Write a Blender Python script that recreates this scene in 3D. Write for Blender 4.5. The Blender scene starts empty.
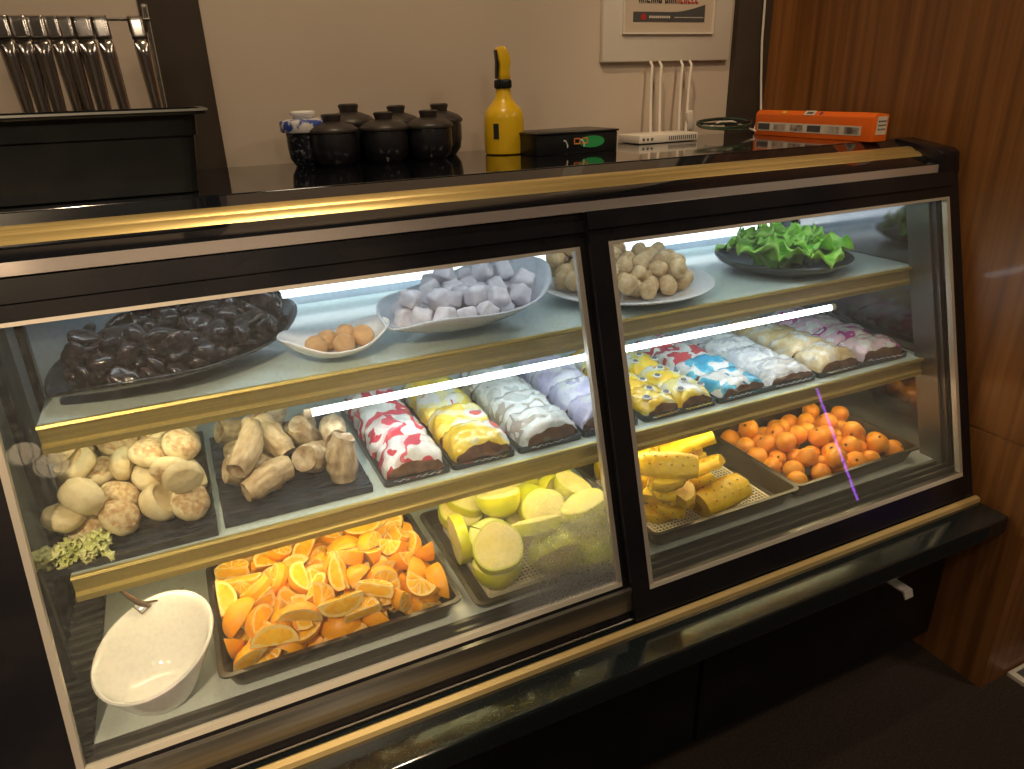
import bpy, bmesh, math, random, json
from math import sin, cos, pi, radians, atan2, sqrt
from mathutils import Vector, Matrix, Quaternion, noise, Euler

C = bpy.context.scene.collection
rnd = random.Random(11)

# ------------------------------------------------------------------ camera
YAW, PITCH, ROLL, FPX, CAMZ = 0.42975, 0.39979, -0.030294, 712.1, 1.4
fw = Vector((sin(YAW)*cos(PITCH), cos(YAW)*cos(PITCH), -sin(PITCH)))
r0 = Vector((cos(YAW), -sin(YAW), 0)); u0 = r0.cross(fw)
rt = r0*cos(ROLL) + u0*sin(ROLL); up = -r0*sin(ROLL) + u0*cos(ROLL)
# the slanted front of the case: y = GA + GB*z
GA, GB = 0.71638, 0.27796

# ------------------------------------------------------------------ materials
_m = {}
def M(name, col, rough=.5, metal=0., col2=None, ns=20., stretch=(1,1,1), lo=.35, hi=.65, bump=0., bs=None, coat=0., spec=.5, vary=0., sss=0., es=0., sheen=0.):
    if name in _m: return _m[name]
    m = bpy.data.materials.new(name); m.use_nodes = True; _m[name] = m
    nt = m.node_tree; b = nt.nodes['Principled BSDF']; L = nt.links.new
    b.inputs['Roughness'].default_value = rough; b.inputs['Metallic'].default_value = metal
    b.inputs['Specular IOR Level'].default_value = spec
    b.inputs['Coat Weight'].default_value = coat; b.inputs['Coat Roughness'].default_value = .08
    if sss:
        b.inputs['Subsurface Weight'].default_value = sss; b.inputs['Subsurface Radius'].default_value = (1,.6,.3); b.inputs['Subsurface Scale'].default_value = .006
    if sheen: b.inputs['Sheen Weight'].default_value = sheen
    tc = nt.nodes.new('ShaderNodeTexCoord'); mp = nt.nodes.new('ShaderNodeMapping'); mp.inputs['Scale'].default_value = stretch
    L(tc.outputs['Object'], mp.inputs['Vector'])
    out = None
    if col2 is None:
        b.inputs['Base Color'].default_value = (*col, 1)
    else:
        n = nt.nodes.new('ShaderNodeTexNoise'); n.inputs['Scale'].default_value = ns; n.inputs['Detail'].default_value = 5
        L(mp.outputs[0], n.inputs['Vector'])
        r = nt.nodes.new('ShaderNodeValToRGB'); r.color_ramp.elements[0].position = lo; r.color_ramp.elements[1].position = hi
        r.color_ramp.elements[0].color = (*col, 1); r.color_ramp.elements[1].color = (*col2, 1)
        L(n.outputs['Fac'], r.inputs[0]); out = r.outputs[0]
    if vary:
        oi = nt.nodes.new('ShaderNodeObjectInfo'); h = nt.nodes.new('ShaderNodeHueSaturation')
        mr = nt.nodes.new('ShaderNodeMapRange'); mr.inputs['To Min'].default_value = 1-vary; mr.inputs['To Max'].default_value = 1+vary
        L(oi.outputs['Random'], mr.inputs['Value']); L(mr.outputs[0], h.inputs['Value'])
        if out: L(out, h.inputs['Color'])
        else: h.inputs['Color'].default_value = (*col, 1)
        out = h.outputs[0]
    if out: L(out, b.inputs['Base Color'])
    if es:
        b.inputs['Emission Color'].default_value = (*col, 1); b.inputs['Emission Strength'].default_value = es
    if bump:
        n2 = nt.nodes.new('ShaderNodeTexNoise'); n2.inputs['Scale'].default_value = bs or ns*3; n2.inputs['Detail'].default_value = 4
        L(mp.outputs[0], n2.inputs['Vector'])
        bp = nt.nodes.new('ShaderNodeBump'); bp.inputs['Strength'].default_value = bump; bp.inputs['Distance'].default_value = .004
        L(n2.outputs['Fac'], bp.inputs['Height']); L(bp.outputs[0], b.inputs['Normal'])
    return m

def glass_mat(name, tint=(1,1,1), haze=.02, fog=None, refl=1.):
    """clear pane: straight-through transmission, Fresnel reflection, a thin film of dust"""
    m = bpy.data.materials.new(name); m.use_nodes = True; _m[name] = m
    nt = m.node_tree; nt.nodes.clear(); L = nt.links.new; N = nt.nodes.new
    out = N('ShaderNodeOutputMaterial'); tr = N('ShaderNodeBsdfTransparent'); tr.inputs[0].default_value = (*tint, 1)
    gl = N('ShaderNodeBsdfGlossy'); gl.inputs['Roughness'].default_value = .01
    fr = N('ShaderNodeFresnel'); ge = N('ShaderNodeNewGeometry'); io = N('ShaderNodeMapRange')
    io.inputs['To Min'].default_value = 1.45; io.inputs['To Max'].default_value = 1/1.45
    L(ge.outputs['Backfacing'], io.inputs['Value']); L(io.outputs[0], fr.inputs[0])
    mu = N('ShaderNodeMath'); mu.operation = 'MULTIPLY'; mu.inputs[1].default_value = refl; L(fr.outputs[0], mu.inputs[0])
    mx = N('ShaderNodeMixShader'); L(mu.outputs[0], mx.inputs[0]); L(tr.outputs[0], mx.inputs[1]); L(gl.outputs[0], mx.inputs[2])
    df = N('ShaderNodeBsdfDiffuse'); df.inputs[0].default_value = (.8,.82,.85,1)
    tl = N('ShaderNodeBsdfTranslucent'); tl.inputs[0].default_value = (.8,.82,.85,1)
    ad = N('ShaderNodeMixShader'); ad.inputs[0].default_value = .5; L(df.outputs[0], ad.inputs[1]); L(tl.outputs[0], ad.inputs[2])
    tc = N('ShaderNodeTexCoord'); n = N('ShaderNodeTexNoise'); n.inputs['Scale'].default_value = 170; n.inputs['Detail'].default_value = 6
    L(tc.outputs['Object'], n.inputs['Vector'])
    r = N('ShaderNodeMapRange'); r.inputs['From Min'].default_value = .45; r.inputs['From Max'].default_value = .8; r.inputs['To Min'].default_value = haze*.9; r.inputs['To Max'].default_value = haze*3
    L(n.outputs['Fac'], r.inputs['Value']); fac = r.outputs[0]
    if fog:
        (cx, cy, cz), rad, amt = fog
        d = N('ShaderNodeVectorMath'); d.operation = 'DISTANCE'; d.inputs[1].default_value = (cx, cy, cz); L(tc.outputs['Object'], d.inputs[0])
        n3 = N('ShaderNodeTexNoise'); n3.inputs['Scale'].default_value = 14; L(tc.outputs['Object'], n3.inputs['Vector'])
        a3 = N('ShaderNodeMath'); a3.operation = 'MULTIPLY_ADD'; a3.inputs[1].default_value = .12; L(n3.outputs['Fac'], a3.inputs[0]); L(d.outputs['Value'], a3.inputs[2])
        rr = N('ShaderNodeMapRange'); rr.inputs['From Min'].default_value = rad*.45+.06; rr.inputs['From Max'].default_value = rad+.06; rr.inputs['To Min'].default_value = amt; rr.inputs['To Max'].default_value = 0
        L(a3.outputs[0], rr.inputs['Value'])
        v = N('ShaderNodeTexVoronoi'); v.inputs['Scale'].default_value = 260; L(tc.outputs['Object'], v.inputs['Vector'])
        vr = N('ShaderNodeMapRange'); vr.inputs['From Min'].default_value = .25; vr.inputs['From Max'].default_value = .55; vr.inputs['To Min'].default_value = .35; vr.inputs['To Max'].default_value = 1
        L(v.outputs['Distance'], vr.inputs['Value'])
        mm = N('ShaderNodeMath'); mm.operation = 'MULTIPLY'; L(rr.outputs[0], mm.inputs[0]); L(vr.outputs[0], mm.inputs[1])
        aa = N('ShaderNodeMath'); aa.operation = 'ADD'; L(mm.outputs[0], aa.inputs[0]); L(fac, aa.inputs[1]); fac = aa.outputs[0]
    m2 = N('ShaderNodeMixShader'); L(fac, m2.inputs[0]); L(mx.outputs[0], m2.inputs[1]); L(ad.outputs[0], m2.inputs[2])
    L(m2.outputs[0], out.inputs[0])
    return m

# ------------------------------------------------------------------ mesh builder
class MB:
    def __init__(s): s.bm = bmesh.new()
    def _tag(s, vs, m):
        for v in vs:
            for f in v.link_faces: f.material_index = m
        return vs
    def box(s, c, d, m=0, rot=None, taper=None):
        vs = bmesh.ops.create_cube(s.bm, size=1)['verts']
        for v in vs:
            k = 1.
            if taper and v.co.z < 0: k = taper
            p = Vector((v.co.x*d[0]*k, v.co.y*d[1]*k, v.co.z*d[2]))
            if rot is not None: p = rot @ p
            v.co = p + Vector(c)
        return s._tag(vs, m)
    def span(s, x0, x1, y0, y1, z0, z1, m=0): return s.box(((x0+x1)/2,(y0+y1)/2,(z0+z1)/2),(x1-x0,y1-y0,z1-z0),m)
    def lathe(s, prof, n=32, c=(0,0,0), m=0, rot=None, sx=1., sy=1.):
        rings = []
        for r, z in prof:
            if r < 1e-6: rings.append([s.bm.verts.new((0,0,z))])
            else: rings.append([s.bm.verts.new((r*sx*cos(2*pi*i/n), r*sy*sin(2*pi*i/n), z)) for i in range(n)])
        allv = [v for q in rings for v in q]
        for a, b in zip(rings, rings[1:]):
            for i in range(n):
                j = (i+1) % n
                if len(a) == 1 and len(b) == 1: continue
                if len(a) == 1: f = s.bm.faces.new((a[0], b[i], b[j])[::-1])
                elif len(b) == 1: f = s.bm.faces.new((a[i], a[j], b[0]))
                else: f = s.bm.faces.new((a[i], a[j], b[j], b[i]))
                f.material_index = m
        for v in allv:
            if rot is not None: v.co = rot @ v.co
            v.co += Vector(c)
        return allv
    def tube(s, pts, r, n=8, m=0, cap=True):
        pts = [Vector(p) for p in pts]; rings = []; prev = None
        for i, p in enumerate(pts):
            t = (pts[min(i+1, len(pts)-1)] - pts[max(i-1, 0)]).normalized()
            a = prev if prev is not None else (Vector((0,0,1)) if abs(t.z) < .9 else Vector((1,0,0)))
            x = (a - t*a.dot(t)).normalized(); y = t.cross(x); prev = x
            rr = r[i] if isinstance(r, (list, tuple)) else r
            rings.append([s.bm.verts.new(p + (x*cos(2*pi*k/n) + y*sin(2*pi*k/n))*rr) for k in range(n)])
        for a, b in zip(rings, rings[1:]):
            for k in range(n):
                s.bm.faces.new((a[k], a[(k+1)%n], b[(k+1)%n], b[k])).material_index = m
        if cap:
            s.bm.faces.new(rings[0][::-1]).material_index = m; s.bm.faces.new(rings[-1]).material_index = m
        return [v for q in rings for v in q]
    def prism(s, poly, a, b, axis='x', m=0):
        """extrude a 2D polygon: axis x -> (y,z), axis y -> (x,z), axis z -> (x,y)"""
        f = {'x': lambda p, t: (t, p[0], p[1]), 'y': lambda p, t: (p[0], t, p[1]), 'z': lambda p, t: (p[0], p[1], t)}[axis]
        A = [s.bm.verts.new(f(p, a)) for p in poly]; B = [s.bm.verts.new(f(p, b)) for p in poly]
        n = len(poly); fs = [s.bm.faces.new(A), s.bm.faces.new(B[::-1])]
        for i in range(n): fs.append(s.bm.faces.new((A[i], B[i], B[(i+1)%n], A[(i+1)%n])))
        for q in fs: q.material_index = m
        return A+B
    def loops(s, loops, m=0, cap0=False, cap1=False):
        R = [[s.bm.verts.new(p) for p in l] for l in loops]
        for a, b in zip(R, R[1:]):
            n = len(a)
            for i in range(n): s.bm.faces.new((a[i], a[(i+1)%n], b[(i+1)%n], b[i])).material_index = m
        if cap0: s.bm.faces.new(R[0][::-1]).material_index = m
        if cap1: s.bm.faces.new(R[-1]).material_index = m
        return [v for q in R for v in q]
    def ico(s, r=1., sub=3, c=(0,0,0), sc=(1,1,1), m=0):
        vs = bmesh.ops.create_icosphere(s.bm, subdivisions=sub, radius=r)['verts']
        for v in vs: v.co = Vector((v.co.x*sc[0]+c[0], v.co.y*sc[1]+c[1], v.co.z*sc[2]+c[2]))
        return s._tag(vs, m)
    def grid(s, f, nu, nv, m=0):
        V = [[s.bm.verts.new(f(i/nu, j/nv)) for j in range(nv+1)] for i in range(nu+1)]
        for i in range(nu):
            for j in range(nv): s.bm.faces.new((V[i][j], V[i+1][j], V[i+1][j+1], V[i][j+1])).material_index = m
        return [v for q in V for v in q]
    def jitter(s, amp, scale, seed=0., vs=None):
        s.bm.normal_update()
        for v in (vs or s.bm.verts):
            v.co += v.normal * amp * noise.noise(v.co*scale + Vector((seed, seed*1.7, -seed)))
        return s
    def mesh(s, name, mats, sharp=40, bevel=0.):
        bmesh.ops.recalc_face_normals(s.bm, faces=s.bm.faces)
        if bevel:
            es = [e for e in s.bm.edges if len(e.link_faces) == 2 and e.calc_face_angle(0) > radians(35)]
            bmesh.ops.bevel(s.bm, geom=es, offset=bevel, segments=2, profile=.5, affect='EDGES', clamp_overlap=True)
        me = bpy.data.meshes.new(name); s.bm.to_mesh(me); s.bm.free()
        for q in (mats if isinstance(mats, (list, tuple)) else [mats]): me.materials.append(q)
        if sharp is not None:
            me.polygons.foreach_set('use_smooth', [True]*len(me.polygons)); me.set_sharp_from_angle(angle=radians(sharp))
        return me
    def build(s, name, mats, parent=None, loc=None, sharp=40, bevel=0., solid=0., rz=None, off=0.):
        o = bpy.data.objects.new(name, s.mesh(name, mats, sharp, bevel)); C.objects.link(o)
        if parent is not None: o.parent = parent
        if loc is not None: o.location = loc
        if rz is not None: o.rotation_euler.z = rz
        if solid:
            md = o.modifiers.new('solid', 'SOLIDIFY'); md.thickness = solid; md.offset = off
        return o

def tag(o, label, cat, group=None, kind=None):
    if label: o['label'] = label
    if cat: o['category'] = cat
    if group: o['group'] = group
    if kind: o['kind'] = kind
    return o
def thing(name, label, cat, loc=(0,0,0), rz=0., group=None):
    o = bpy.data.objects.new(name, None); C.objects.link(o); o.location = loc; o.rotation_euler = (0,0,rz); o.empty_display_size = .02
    return tag(o, label, cat, group)
def struct(o): o['kind'] = 'structure'; return o
def copy_tree(o, parent=None):
    c = o.copy(); C.objects.link(c)
    if parent is not None: c.parent = parent
    for ch in list(o.children): copy_tree(ch, c)
    return c

def rrect(x0, x1, y0, y1, r, z, k=5):
    pts = []
    for cx, cy, a0 in ((x1-r, y1-r, 0), (x0+r, y1-r, 90), (x0+r, y0+r, 180), (x1-r, y0+r, 270)):
        for i in range(k+1):
            a = radians(a0 + 90*i/k); pts.append((cx+r*cos(a), cy+r*sin(a), z))
    return pts

# ------------------------------------------------------------------ containers (shapes shared with the layout)
PANS = dict(orange=(-.063, .3105, .921, 1.209, .603, .0442), guava=(.345, .683, .912, 1.215, .587, .0285),
            pineapple=(.7125, 1.071, .921, 1.2215, .603, .0442), loquat=(1.083, 1.451, .928, 1.211, .603, .0442))
def pan_mb(x0, x1, y0, y1, zr, dep, lip=.007):
    mb = MB(); t = .014; zb = zr-dep
    mb.loops([rrect(x0-lip, x1+lip, y0-lip, y1+lip, .016, zr-.003), rrect(x0-lip, x1+lip, y0-lip, y1+lip, .016, zr), rrect(x0, x1, y0, y1, .012, zr),
              rrect(x0+t*.8, x1-t*.8, y0+t*.8, y1-t*.8, .014, zb+.006), rrect(x0+t+.006, x1-t-.006, y0+t+.006, y1-t-.006, .012, zb+.0015)], cap1=True)
    return mb
def leaf_mb(L, W, side, ta, tb, p=2.4, q=.8, nu=36, nv=16, skew=0.):
    def f(a, b):
        u = sin(pi/2*(2*a-1))*.9985; v = b*2-1
        hw = W*(1-abs(u)**p)**q
        y = hw*v + skew*u*u
        z = side*abs(v)**2.6*(1-abs(u)**6) + ta*max(0,-u)**2.5 + tb*max(0,u)**2.5
        return (L/2*u, y, z)
    mb = MB(); mb.grid(f, nu, nv); return mb
LEAFS = dict(nuts=dict(loc=(-.022, 1.240, .990), rz=radians(33), a=(.45, .140, .03, .020, .045, 2.4, .75)),
             mochi=dict(loc=(.472, 1.215, .992), rz=radians(29), a=(.415, .135, .042, .034, .075, 2.2, .62)),
             ball=dict(loc=(.206, 1.150, .990), rz=radians(3), a=(.190, .068, .022, .042, .042, 2.4, .6)))
def leaf_of(k):
    return leaf_mb(*LEAFS[k]['a'])
PLATE = (.842, 1.250, .986)
def plate_mb():
    mb = MB(); mb.lathe([(0,.004),(.12,.004),(.15,.010),(.188,.020),(.19,.023),(.186,.024),(.15,.0145),(.12,.009),(0,.009)][::-1], 56); return mb
SLATES = dict(bun=(-.252, -.030, 1.012, 1.385), roll=(-.020, .212, 1.026, 1.345))
ZM = .783   # top of the middle shelf
def slate_mb(x0, x1, y0, y1):
    mb = MB()
    def f(a, b):
        x = x0+(x1-x0)*a; y = y0+(y1-y0)*b
        e = min(a, 1-a, b, 1-b)
        z = ZM+.010 + .0016*noise.noise(Vector((x*14, y*60, 3))) + (.003 if e < .03 else 0)
        if e < 1e-6: x += .002*noise.noise(Vector((x*80, y*80, 0))); y += .002*noise.noise(Vector((x*80, y*80, 9)))
        return (x, y, z)
    vs = mb.grid(f, 26, 40)
    bm = mb.bm
    ed = [e for e in bm.edges if len(e.link_faces) == 1]
    r = bmesh.ops.extrude_edge_only(bm, edges=ed)
    nv = [g for g in r['geom'] if isinstance(g, bmesh.types.BMVert)]
    for v in nv: v.co.z = ZM+.001
    loop = [e for e in bm.edges if len(e.link_faces) == 1]
    bmesh.ops.contextual_create(bm, geom=loop)
    return mb

# ------------------------------------------------------------------ food pieces: each returns [(name, MB, mats, sharp)], the first is the thing's own mesh
def mats_food():
    M('rind', (.94,.40,.006), .38, bump=.15, bs=500, vary=.12, sss=.15)
    M('pith', (.93,.66,.22), .6)
    M('orange_flesh', (.94,.43,.005), .25, col2=(.98,.57,.025), ns=120, vary=.1, sss=.2, bump=.2, bs=260)
    M('guava_skin', (.52,.58,.02), .32, col2=(.76,.70,.05), ns=16, vary=.12)
    M('guava_flesh', (.86,.74,.22), .42, col2=(.92,.82,.36), ns=30, vary=.08, sss=.15)
    M('guava_rim', (.62,.68,.12), .4)
    M('guava_core', (.72,.47,.25), .5, col2=(.80,.62,.34), ns=90)
    M('pine', (.94,.57,.008), .36, col2=(.98,.70,.03), ns=70, lo=.3, hi=.7, bump=.35, bs=140, sss=.2, vary=.06)
    M('pine_eye', (.50,.26,.03), .6)
    M('loquat', (.84,.27,.012), .38, col2=(.92,.40,.03), ns=22, vary=.14, sss=.1, bump=.06, bs=300)
    M('loquat_end', (.10,.045,.012), .7)
    M('nut', (.010,.008,.011), .24, col2=(.040,.022,.024), ns=60, coat=.4, vary=.35, bump=.15, bs=60)
    M('nut_cut', (.16,.085,.07), .35, col2=(.26,.16,.13), ns=60, vary=.2)
    M('mochi', (.66,.62,.68), .85, col2=(.76,.73,.78), ns=45, bump=.35, bs=90, vary=.05, sheen=.2)
    M('crumb', (.62,.40,.18), .9, col2=(.80,.60,.34), ns=70, bump=.7, bs=160, vary=.06)
    M('bun', (.76,.62,.33), .75, col2=(.88,.77,.48), ns=30, bump=.5, bs=85, vary=.07)
    M('bun_top', (.52,.30,.13), .8, col2=(.80,.65,.38), ns=120, lo=.36, hi=.60, bump=1., bs=130, vary=.12)
    M('roll', (.36,.25,.13), .55, col2=(.68,.55,.35), ns=28, stretch=(1,3,3), bump=.7, bs=50, vary=.12)
    M('roll_end', (.60,.50,.34), .6, col2=(.28,.17,.08), ns=55, bump=.4, bs=80)
    M('choc', (.50,.27,.11), .8, col2=(.62,.38,.18), ns=60, bump=.4, bs=120, vary=.12)
F = lambda k: _m[k]

def lens_faces(R, ang, inner=0., lift=0., nlat=14, nlon=10):
    pass
def orange_wedge(ang=75., R=.036, L=1.12):
    """long wedge: pole to pole, cut on two meridian planes"""
    a = radians(ang); nl, nm = 14, 8
    def sp(r, th, ph): return Vector((r*L*cos(th), r*sin(th)*cos(ph), r*sin(th)*sin(ph)))
    mb = MB()
    mb.grid(lambda s, t: sp(R, .03+(pi-.06)*s, -a/2+a*t), nl, nm, 0)
    for sg in (-1, 1):   # pith on the two cut faces
        mb.grid(lambda s, t: sp(R*t, .03+(pi-.06)*s, sg*a/2), nl, 3, 1)
    bmesh.ops.remove_doubles(mb.bm, verts=mb.bm.verts, dist=.0004)
    fl = MB(); e = .0007
    for sg in (-1, 1):
        ph = sg*a/2; n = Vector((0, -sin(ph), cos(ph)))*sg*e
        def g(s, t):
            th = .2+(pi-.4)*s; return sp(R*(.1+.80*t), th, ph) + n*(1 if 0 < t < 1 and 0 < s < 1 else -.5)
        fl.grid(g, nl, 5, 0)
    fl.jitter(.0008, 300, ang)
    return [('orange_wedge', mb, ['rind','pith'], 30), ('flesh', fl, ['orange_flesh'], 60)]
def orange_half_slice(R=.037, T=.022, ang=180.):
    """thick half-moon slice with segments"""
    a = radians(ang); n = 22
    mb = MB()
    def rim(t): return a*t
    rows = [(R*.93, T/2), (R, 0.), (R*.90, -T/2)]
    mb.grid(lambda s, t: (lambda k: Vector((rows[k][0]*cos(a*s), rows[k][0]*sin(a*s), rows[k][1])))(int(round(t*2))), n, 2, 0)
    for k, z in ((0, T/2), (2, -T/2)):
        mb.grid(lambda s, t: Vector((rows[k][0]*t*cos(a*s), rows[k][0]*t*sin(a*s), z)), n, 2, 1)
    # straight cut face
    pr = [(-rows[0][0], T/2), (-R, 0), (-rows[2][0], -T/2), (rows[2][0], -T/2), (R, 0), (rows[0][0], T/2)] if ang > 170 else None
    if pr:
        V = [mb.bm.verts.new((x, 0, z)) for x, z in pr]; mb.bm.faces.new(V).material_index = 1
    bmesh.ops.remove_doubles(mb.bm, verts=mb.bm.verts, dist=.0004)
    fl = MB(); ns = 5
    for sg, rr, z in ((1, R*.93, T/2), (-1, R*.90, -T/2)):
        for q in range(ns):
            b0 = a*q/ns+.05; b1 = a*(q+1)/ns-.05
            def g(s, t):
                th = b0+(b1-b0)*s; w = rr*(.13+.76*t); ed = (0 < s < 1 and 0 < t < 1)
                return Vector((w*cos(th), w*sin(th)+.0006, z + sg*(.0010 if ed else -.0002)))
            fl.grid(g, 4, 4, 0)
    if pr:
        fl.grid(lambda s, t: Vector((R*.86*(2*s-1), -.0008 if 0<s<1 and 0<t<1 else .0002, T*.42*(2*t-1))), 8, 3, 0)
    fl.jitter(.0006, 350, 3)
    return [('orange_slice', mb, ['rind','pith'], 30), ('flesh', fl, ['orange_flesh'], 60)]

def cut_round(R, z0, z1, sx=1., sy=1.06, seed=0., n=34, k=7, bulge=.0):
    """slice of a round fruit between two parallel cuts; skin outside, flesh on the cuts"""
    mb = MB()
    prof = [z0+(z1-z0)*i/k for i in range(k+1)]
    rr = [R*sqrt(max(0.004, 1-(z/R)**2)) for z in prof]
    def wob(th): return 1+.035*sin(3*th+seed)+.02*sin(5*th+seed*2)
    rings = [[(r*sx*wob(2*pi*i/n)*cos(2*pi*i/n), r*sy*wob(2*pi*i/n)*sin(2*pi*i/n), z) for i in range(n)] for r, z in zip(rr, prof)]
    mb.loops(rings, 0)
    for ring, z, sg in ((rings[0], z0, -1), (rings[-1], z1, 1)):
        q = Vector((0,0,z))
        c = [[tuple(q+(Vector(p)-q)*f) for p in ring] for f in (1., .93)]
        mb.loops([c[0], c[1]], 2)
        d = [[tuple(q+(Vector(p)-q)*f+Vector((0,0,sg*.0006))) for p in ring] for f in (.93, .5, .02)]
        mb.loops(d, 1)
    bmesh.ops.remove_doubles(mb.bm, verts=mb.bm.verts, dist=.0003)
    return mb
def guava_half(R=.047, seed=0.):
    mb = cut_round(R, -R*.98, R*.12, seed=seed)
    return [('guava_half', mb, ['guava_skin','guava_flesh','guava_rim'], 40)]
def guava_slice(R=.047, seed=0.):
    mb = cut_round(R, -R*.22, R*.24, seed=seed)
    return [('guava_slice', mb, ['guava_skin','guava_flesh','guava_rim'], 40)]
def guava_wedge(R=.048, ang=110.):
    a = radians(ang); mb = MB()
    def sp(r, th, ph): return Vector((r*1.05*cos(th), r*sin(th)*cos(ph), r*sin(th)*sin(ph)))
    mb.grid(lambda s, t: sp(R, .05+(pi-.1)*s, -a/2+a*t), 18, 10, 0)
    for sg in (-1, 1):
        mb.grid(lambda s, t: sp(R*(t*.92), .05+(pi-.1)*s, sg*a/2), 18, 3, 1)
        mb.grid(lambda s, t: sp(R*(.92+.08*t), .05+(pi-.1)*s, sg*a/2), 18, 1, 2)
    bmesh.ops.remove_doubles(mb.bm, verts=mb.bm.verts, dist=.0004)
    return [('guava_wedge', mb, ['guava_skin','guava_flesh','guava_rim'], 35)]

def pine_half(R=.056, T=.021, seed=0., ang=185.):
    a = radians(ang); mb = MB(); n = 26; ri = R*.14
    def wob(s): return 1+.05*abs(sin(a*s*4.5+seed))*-1 + .02*noise.noise(Vector((s*9, seed, 0)))
    k = 4
    def out(s, t): 
        r = R*wob(s)*(1-.06*abs(2*t-1)**2.); th = a*s; return Vector((r*cos(th), r*sin(th), T*(t-.5)))
    mb.grid(out, n, k, 0)
    for z, t0 in ((T/2, 1.), (-T/2, 0.)):
        mb.grid(lambda s, t: Vector((0,0,z)) + (out(s, t0)-Vector((0,0,z)))*(ri/R+(1-ri/R)*t), n, 6, 0)
    mb.grid(lambda s, t: Vector((ri*cos(a*s)*.95, ri*sin(a*s)*.95, T*(t-.5))), n, 2, 0)
    for s0 in (0., 1.):
        mb.grid(lambda s, t: Vector((0,0,T*(t-.5))) + (out(s0, t)-Vector((0,0,T*(t-.5))))*(ri/R+(1-ri/R)*s), 5, 4, 0)
    bmesh.ops.remove_doubles(mb.bm, verts=mb.bm.verts, dist=.0006)
    mb.jitter(.0014, 150, seed)
    ey = MB(); rr = random.Random(int(seed*10)+5)
    for i in range(9):
        s = (i+.5)/9; t = .3+.4*(i % 2); p = out(s, t); nrm = Vector((cos(a*s), sin(a*s), 0))
        ey.ico(.0022, 1, p+nrm*.0002, (1,1,1))
    for i in range(16):
        s = rr.random(); w = .45+.45*rr.random(); p = out(s, 1.)*w; p.z = T/2
        ey.ico(.0011, 1, p, (1,1,.6))
    return [('pineapple_slice', mb, ['pine'], 50), ('eyes', ey, ['pine_eye'], 60)]
def pine_chunk(seed=0.):
    """cut slab with pitted rounded side"""
    mb = MB(); L, W, T = .115, .070, .027
    poly = [(-W/2, 0), (W/2, 0), (W/2, T*.35), (W*.36, T*.75), (W*.16, T*.98), (-W*.12, T), (-W*.34, T*.8), (-W/2, T*.4)]
    R = []
    for i in range(13):
        x = -L/2+L*i/12; k = 1-.16*abs(2*i/12-1)**3
        R.append([(x, p[0]*k, p[1]*k) for p in poly])
    mb.loops(R, 0, True, True); bmesh.ops.subdivide_edges(mb.bm, edges=mb.bm.edges[:], cuts=1, use_grid_fill=True)
    mb.jitter(.0022, 110, seed)
    ey = MB(); rr = random.Random(int(seed*7)+3)
    for i in range(5):
        for j in range(3):
            x = -L*.42+L*.84*(i+.5*(j % 2))/4.6; y = (-.3+.3*j)*W; z = T*(1.0 if j == 1 else .82)
            ey.ico(.0024, 1, (x, y, z), (1.2,1,.45))
    return [('pineapple_slab', mb, ['pine'], 50), ('eyes', ey, ['pine_eye'], 60)]

def loquat(R=.0215, sz=1.02, seed=0.):
    mb = MB(); mb.ico(R, 3, (0,0,0), (1,1,sz))
    for v in mb.bm.verts:
        d = (v.co.normalized() - Vector((0,0,1))).length
        if d < .35: v.co.z -= .003*(1-d/.35)
    mb.jitter(.0012, 45, seed)
    e = MB(); e.lathe([(0,.0028),(.0022,.0022),(.0034,.0008),(.0040,-.001)][::-1], 10, (0,0,R*sz-.0032)); e.jitter(.0008, 400, seed)
    return [('loquat', mb, ['loquat'], 60), ('stem_end', e, ['loquat_end'], 50)]
def nut(seed=0., sc=(1,1,.7)):
    mb = MB(); mb.ico(.0172, 3, (0,0,0), sc); mb.jitter(.0065, 45, seed); mb.jitter(.0015, 170, seed)
    tip = Vector((.0172*sc[0], 0, 0))
    for v in mb.bm.verts:
        d = (v.co-tip).length
        if d < .014: v.co.x += .006*(1-d/.014)**2
    return [('chestnut', mb, ['nut'], 60)]
def nut_cut(seed=0.):
    mb = MB(); mb.ico(.019, 3, (0,0,0), (1.15,.95,.6)); mb.jitter(.004, 50, seed)
    for v in mb.bm.verts:
        if v.co.z > .004: v.co.z = .004+.1*(v.co.z-.004)
    for f in mb.bm.faces:
        if f.calc_center_median().z > .0038: f.material_index = 1
    return [('chestnut_half', mb, ['nut','nut_cut'], 40)]
def mochi(seed=0., s=.033, sc=(1,1,.9)):
    mb = MB(); mb.box((0,0,0), (s*sc[0], s*sc[1], s*sc[2]))
    bmesh.ops.bevel(mb.bm, geom=mb.bm.edges[:], offset=s*.2, segments=3, profile=.5, affect='EDGES')
    bmesh.ops.subdivide_edges(mb.bm, edges=[e for e in mb.bm.edges if e.calc_length() > s*.4], cuts=3, use_grid_fill=True)
    mb.jitter(.0035, 55, seed)
    return [('mochi_cube', mb, ['mochi'], 60)]
def peanut_ball(seed=0., r=.0205):
    mb = MB(); mb.ico(r, 3, (0,0,0), (1.05,.98,.86)); mb.jitter(.0024, 55, seed); mb.jitter(.0016, 210, seed)
    return [('rice_ball', mb, ['crumb'], 60)]
def choc_ball(seed=0., r=.0185):
    mb = MB(); mb.ico(r, 3, (0,0,0), (1,1,.95)); mb.jitter(.0014, 70, seed); return [('truffle', mb, ['choc'], 60)]
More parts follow.
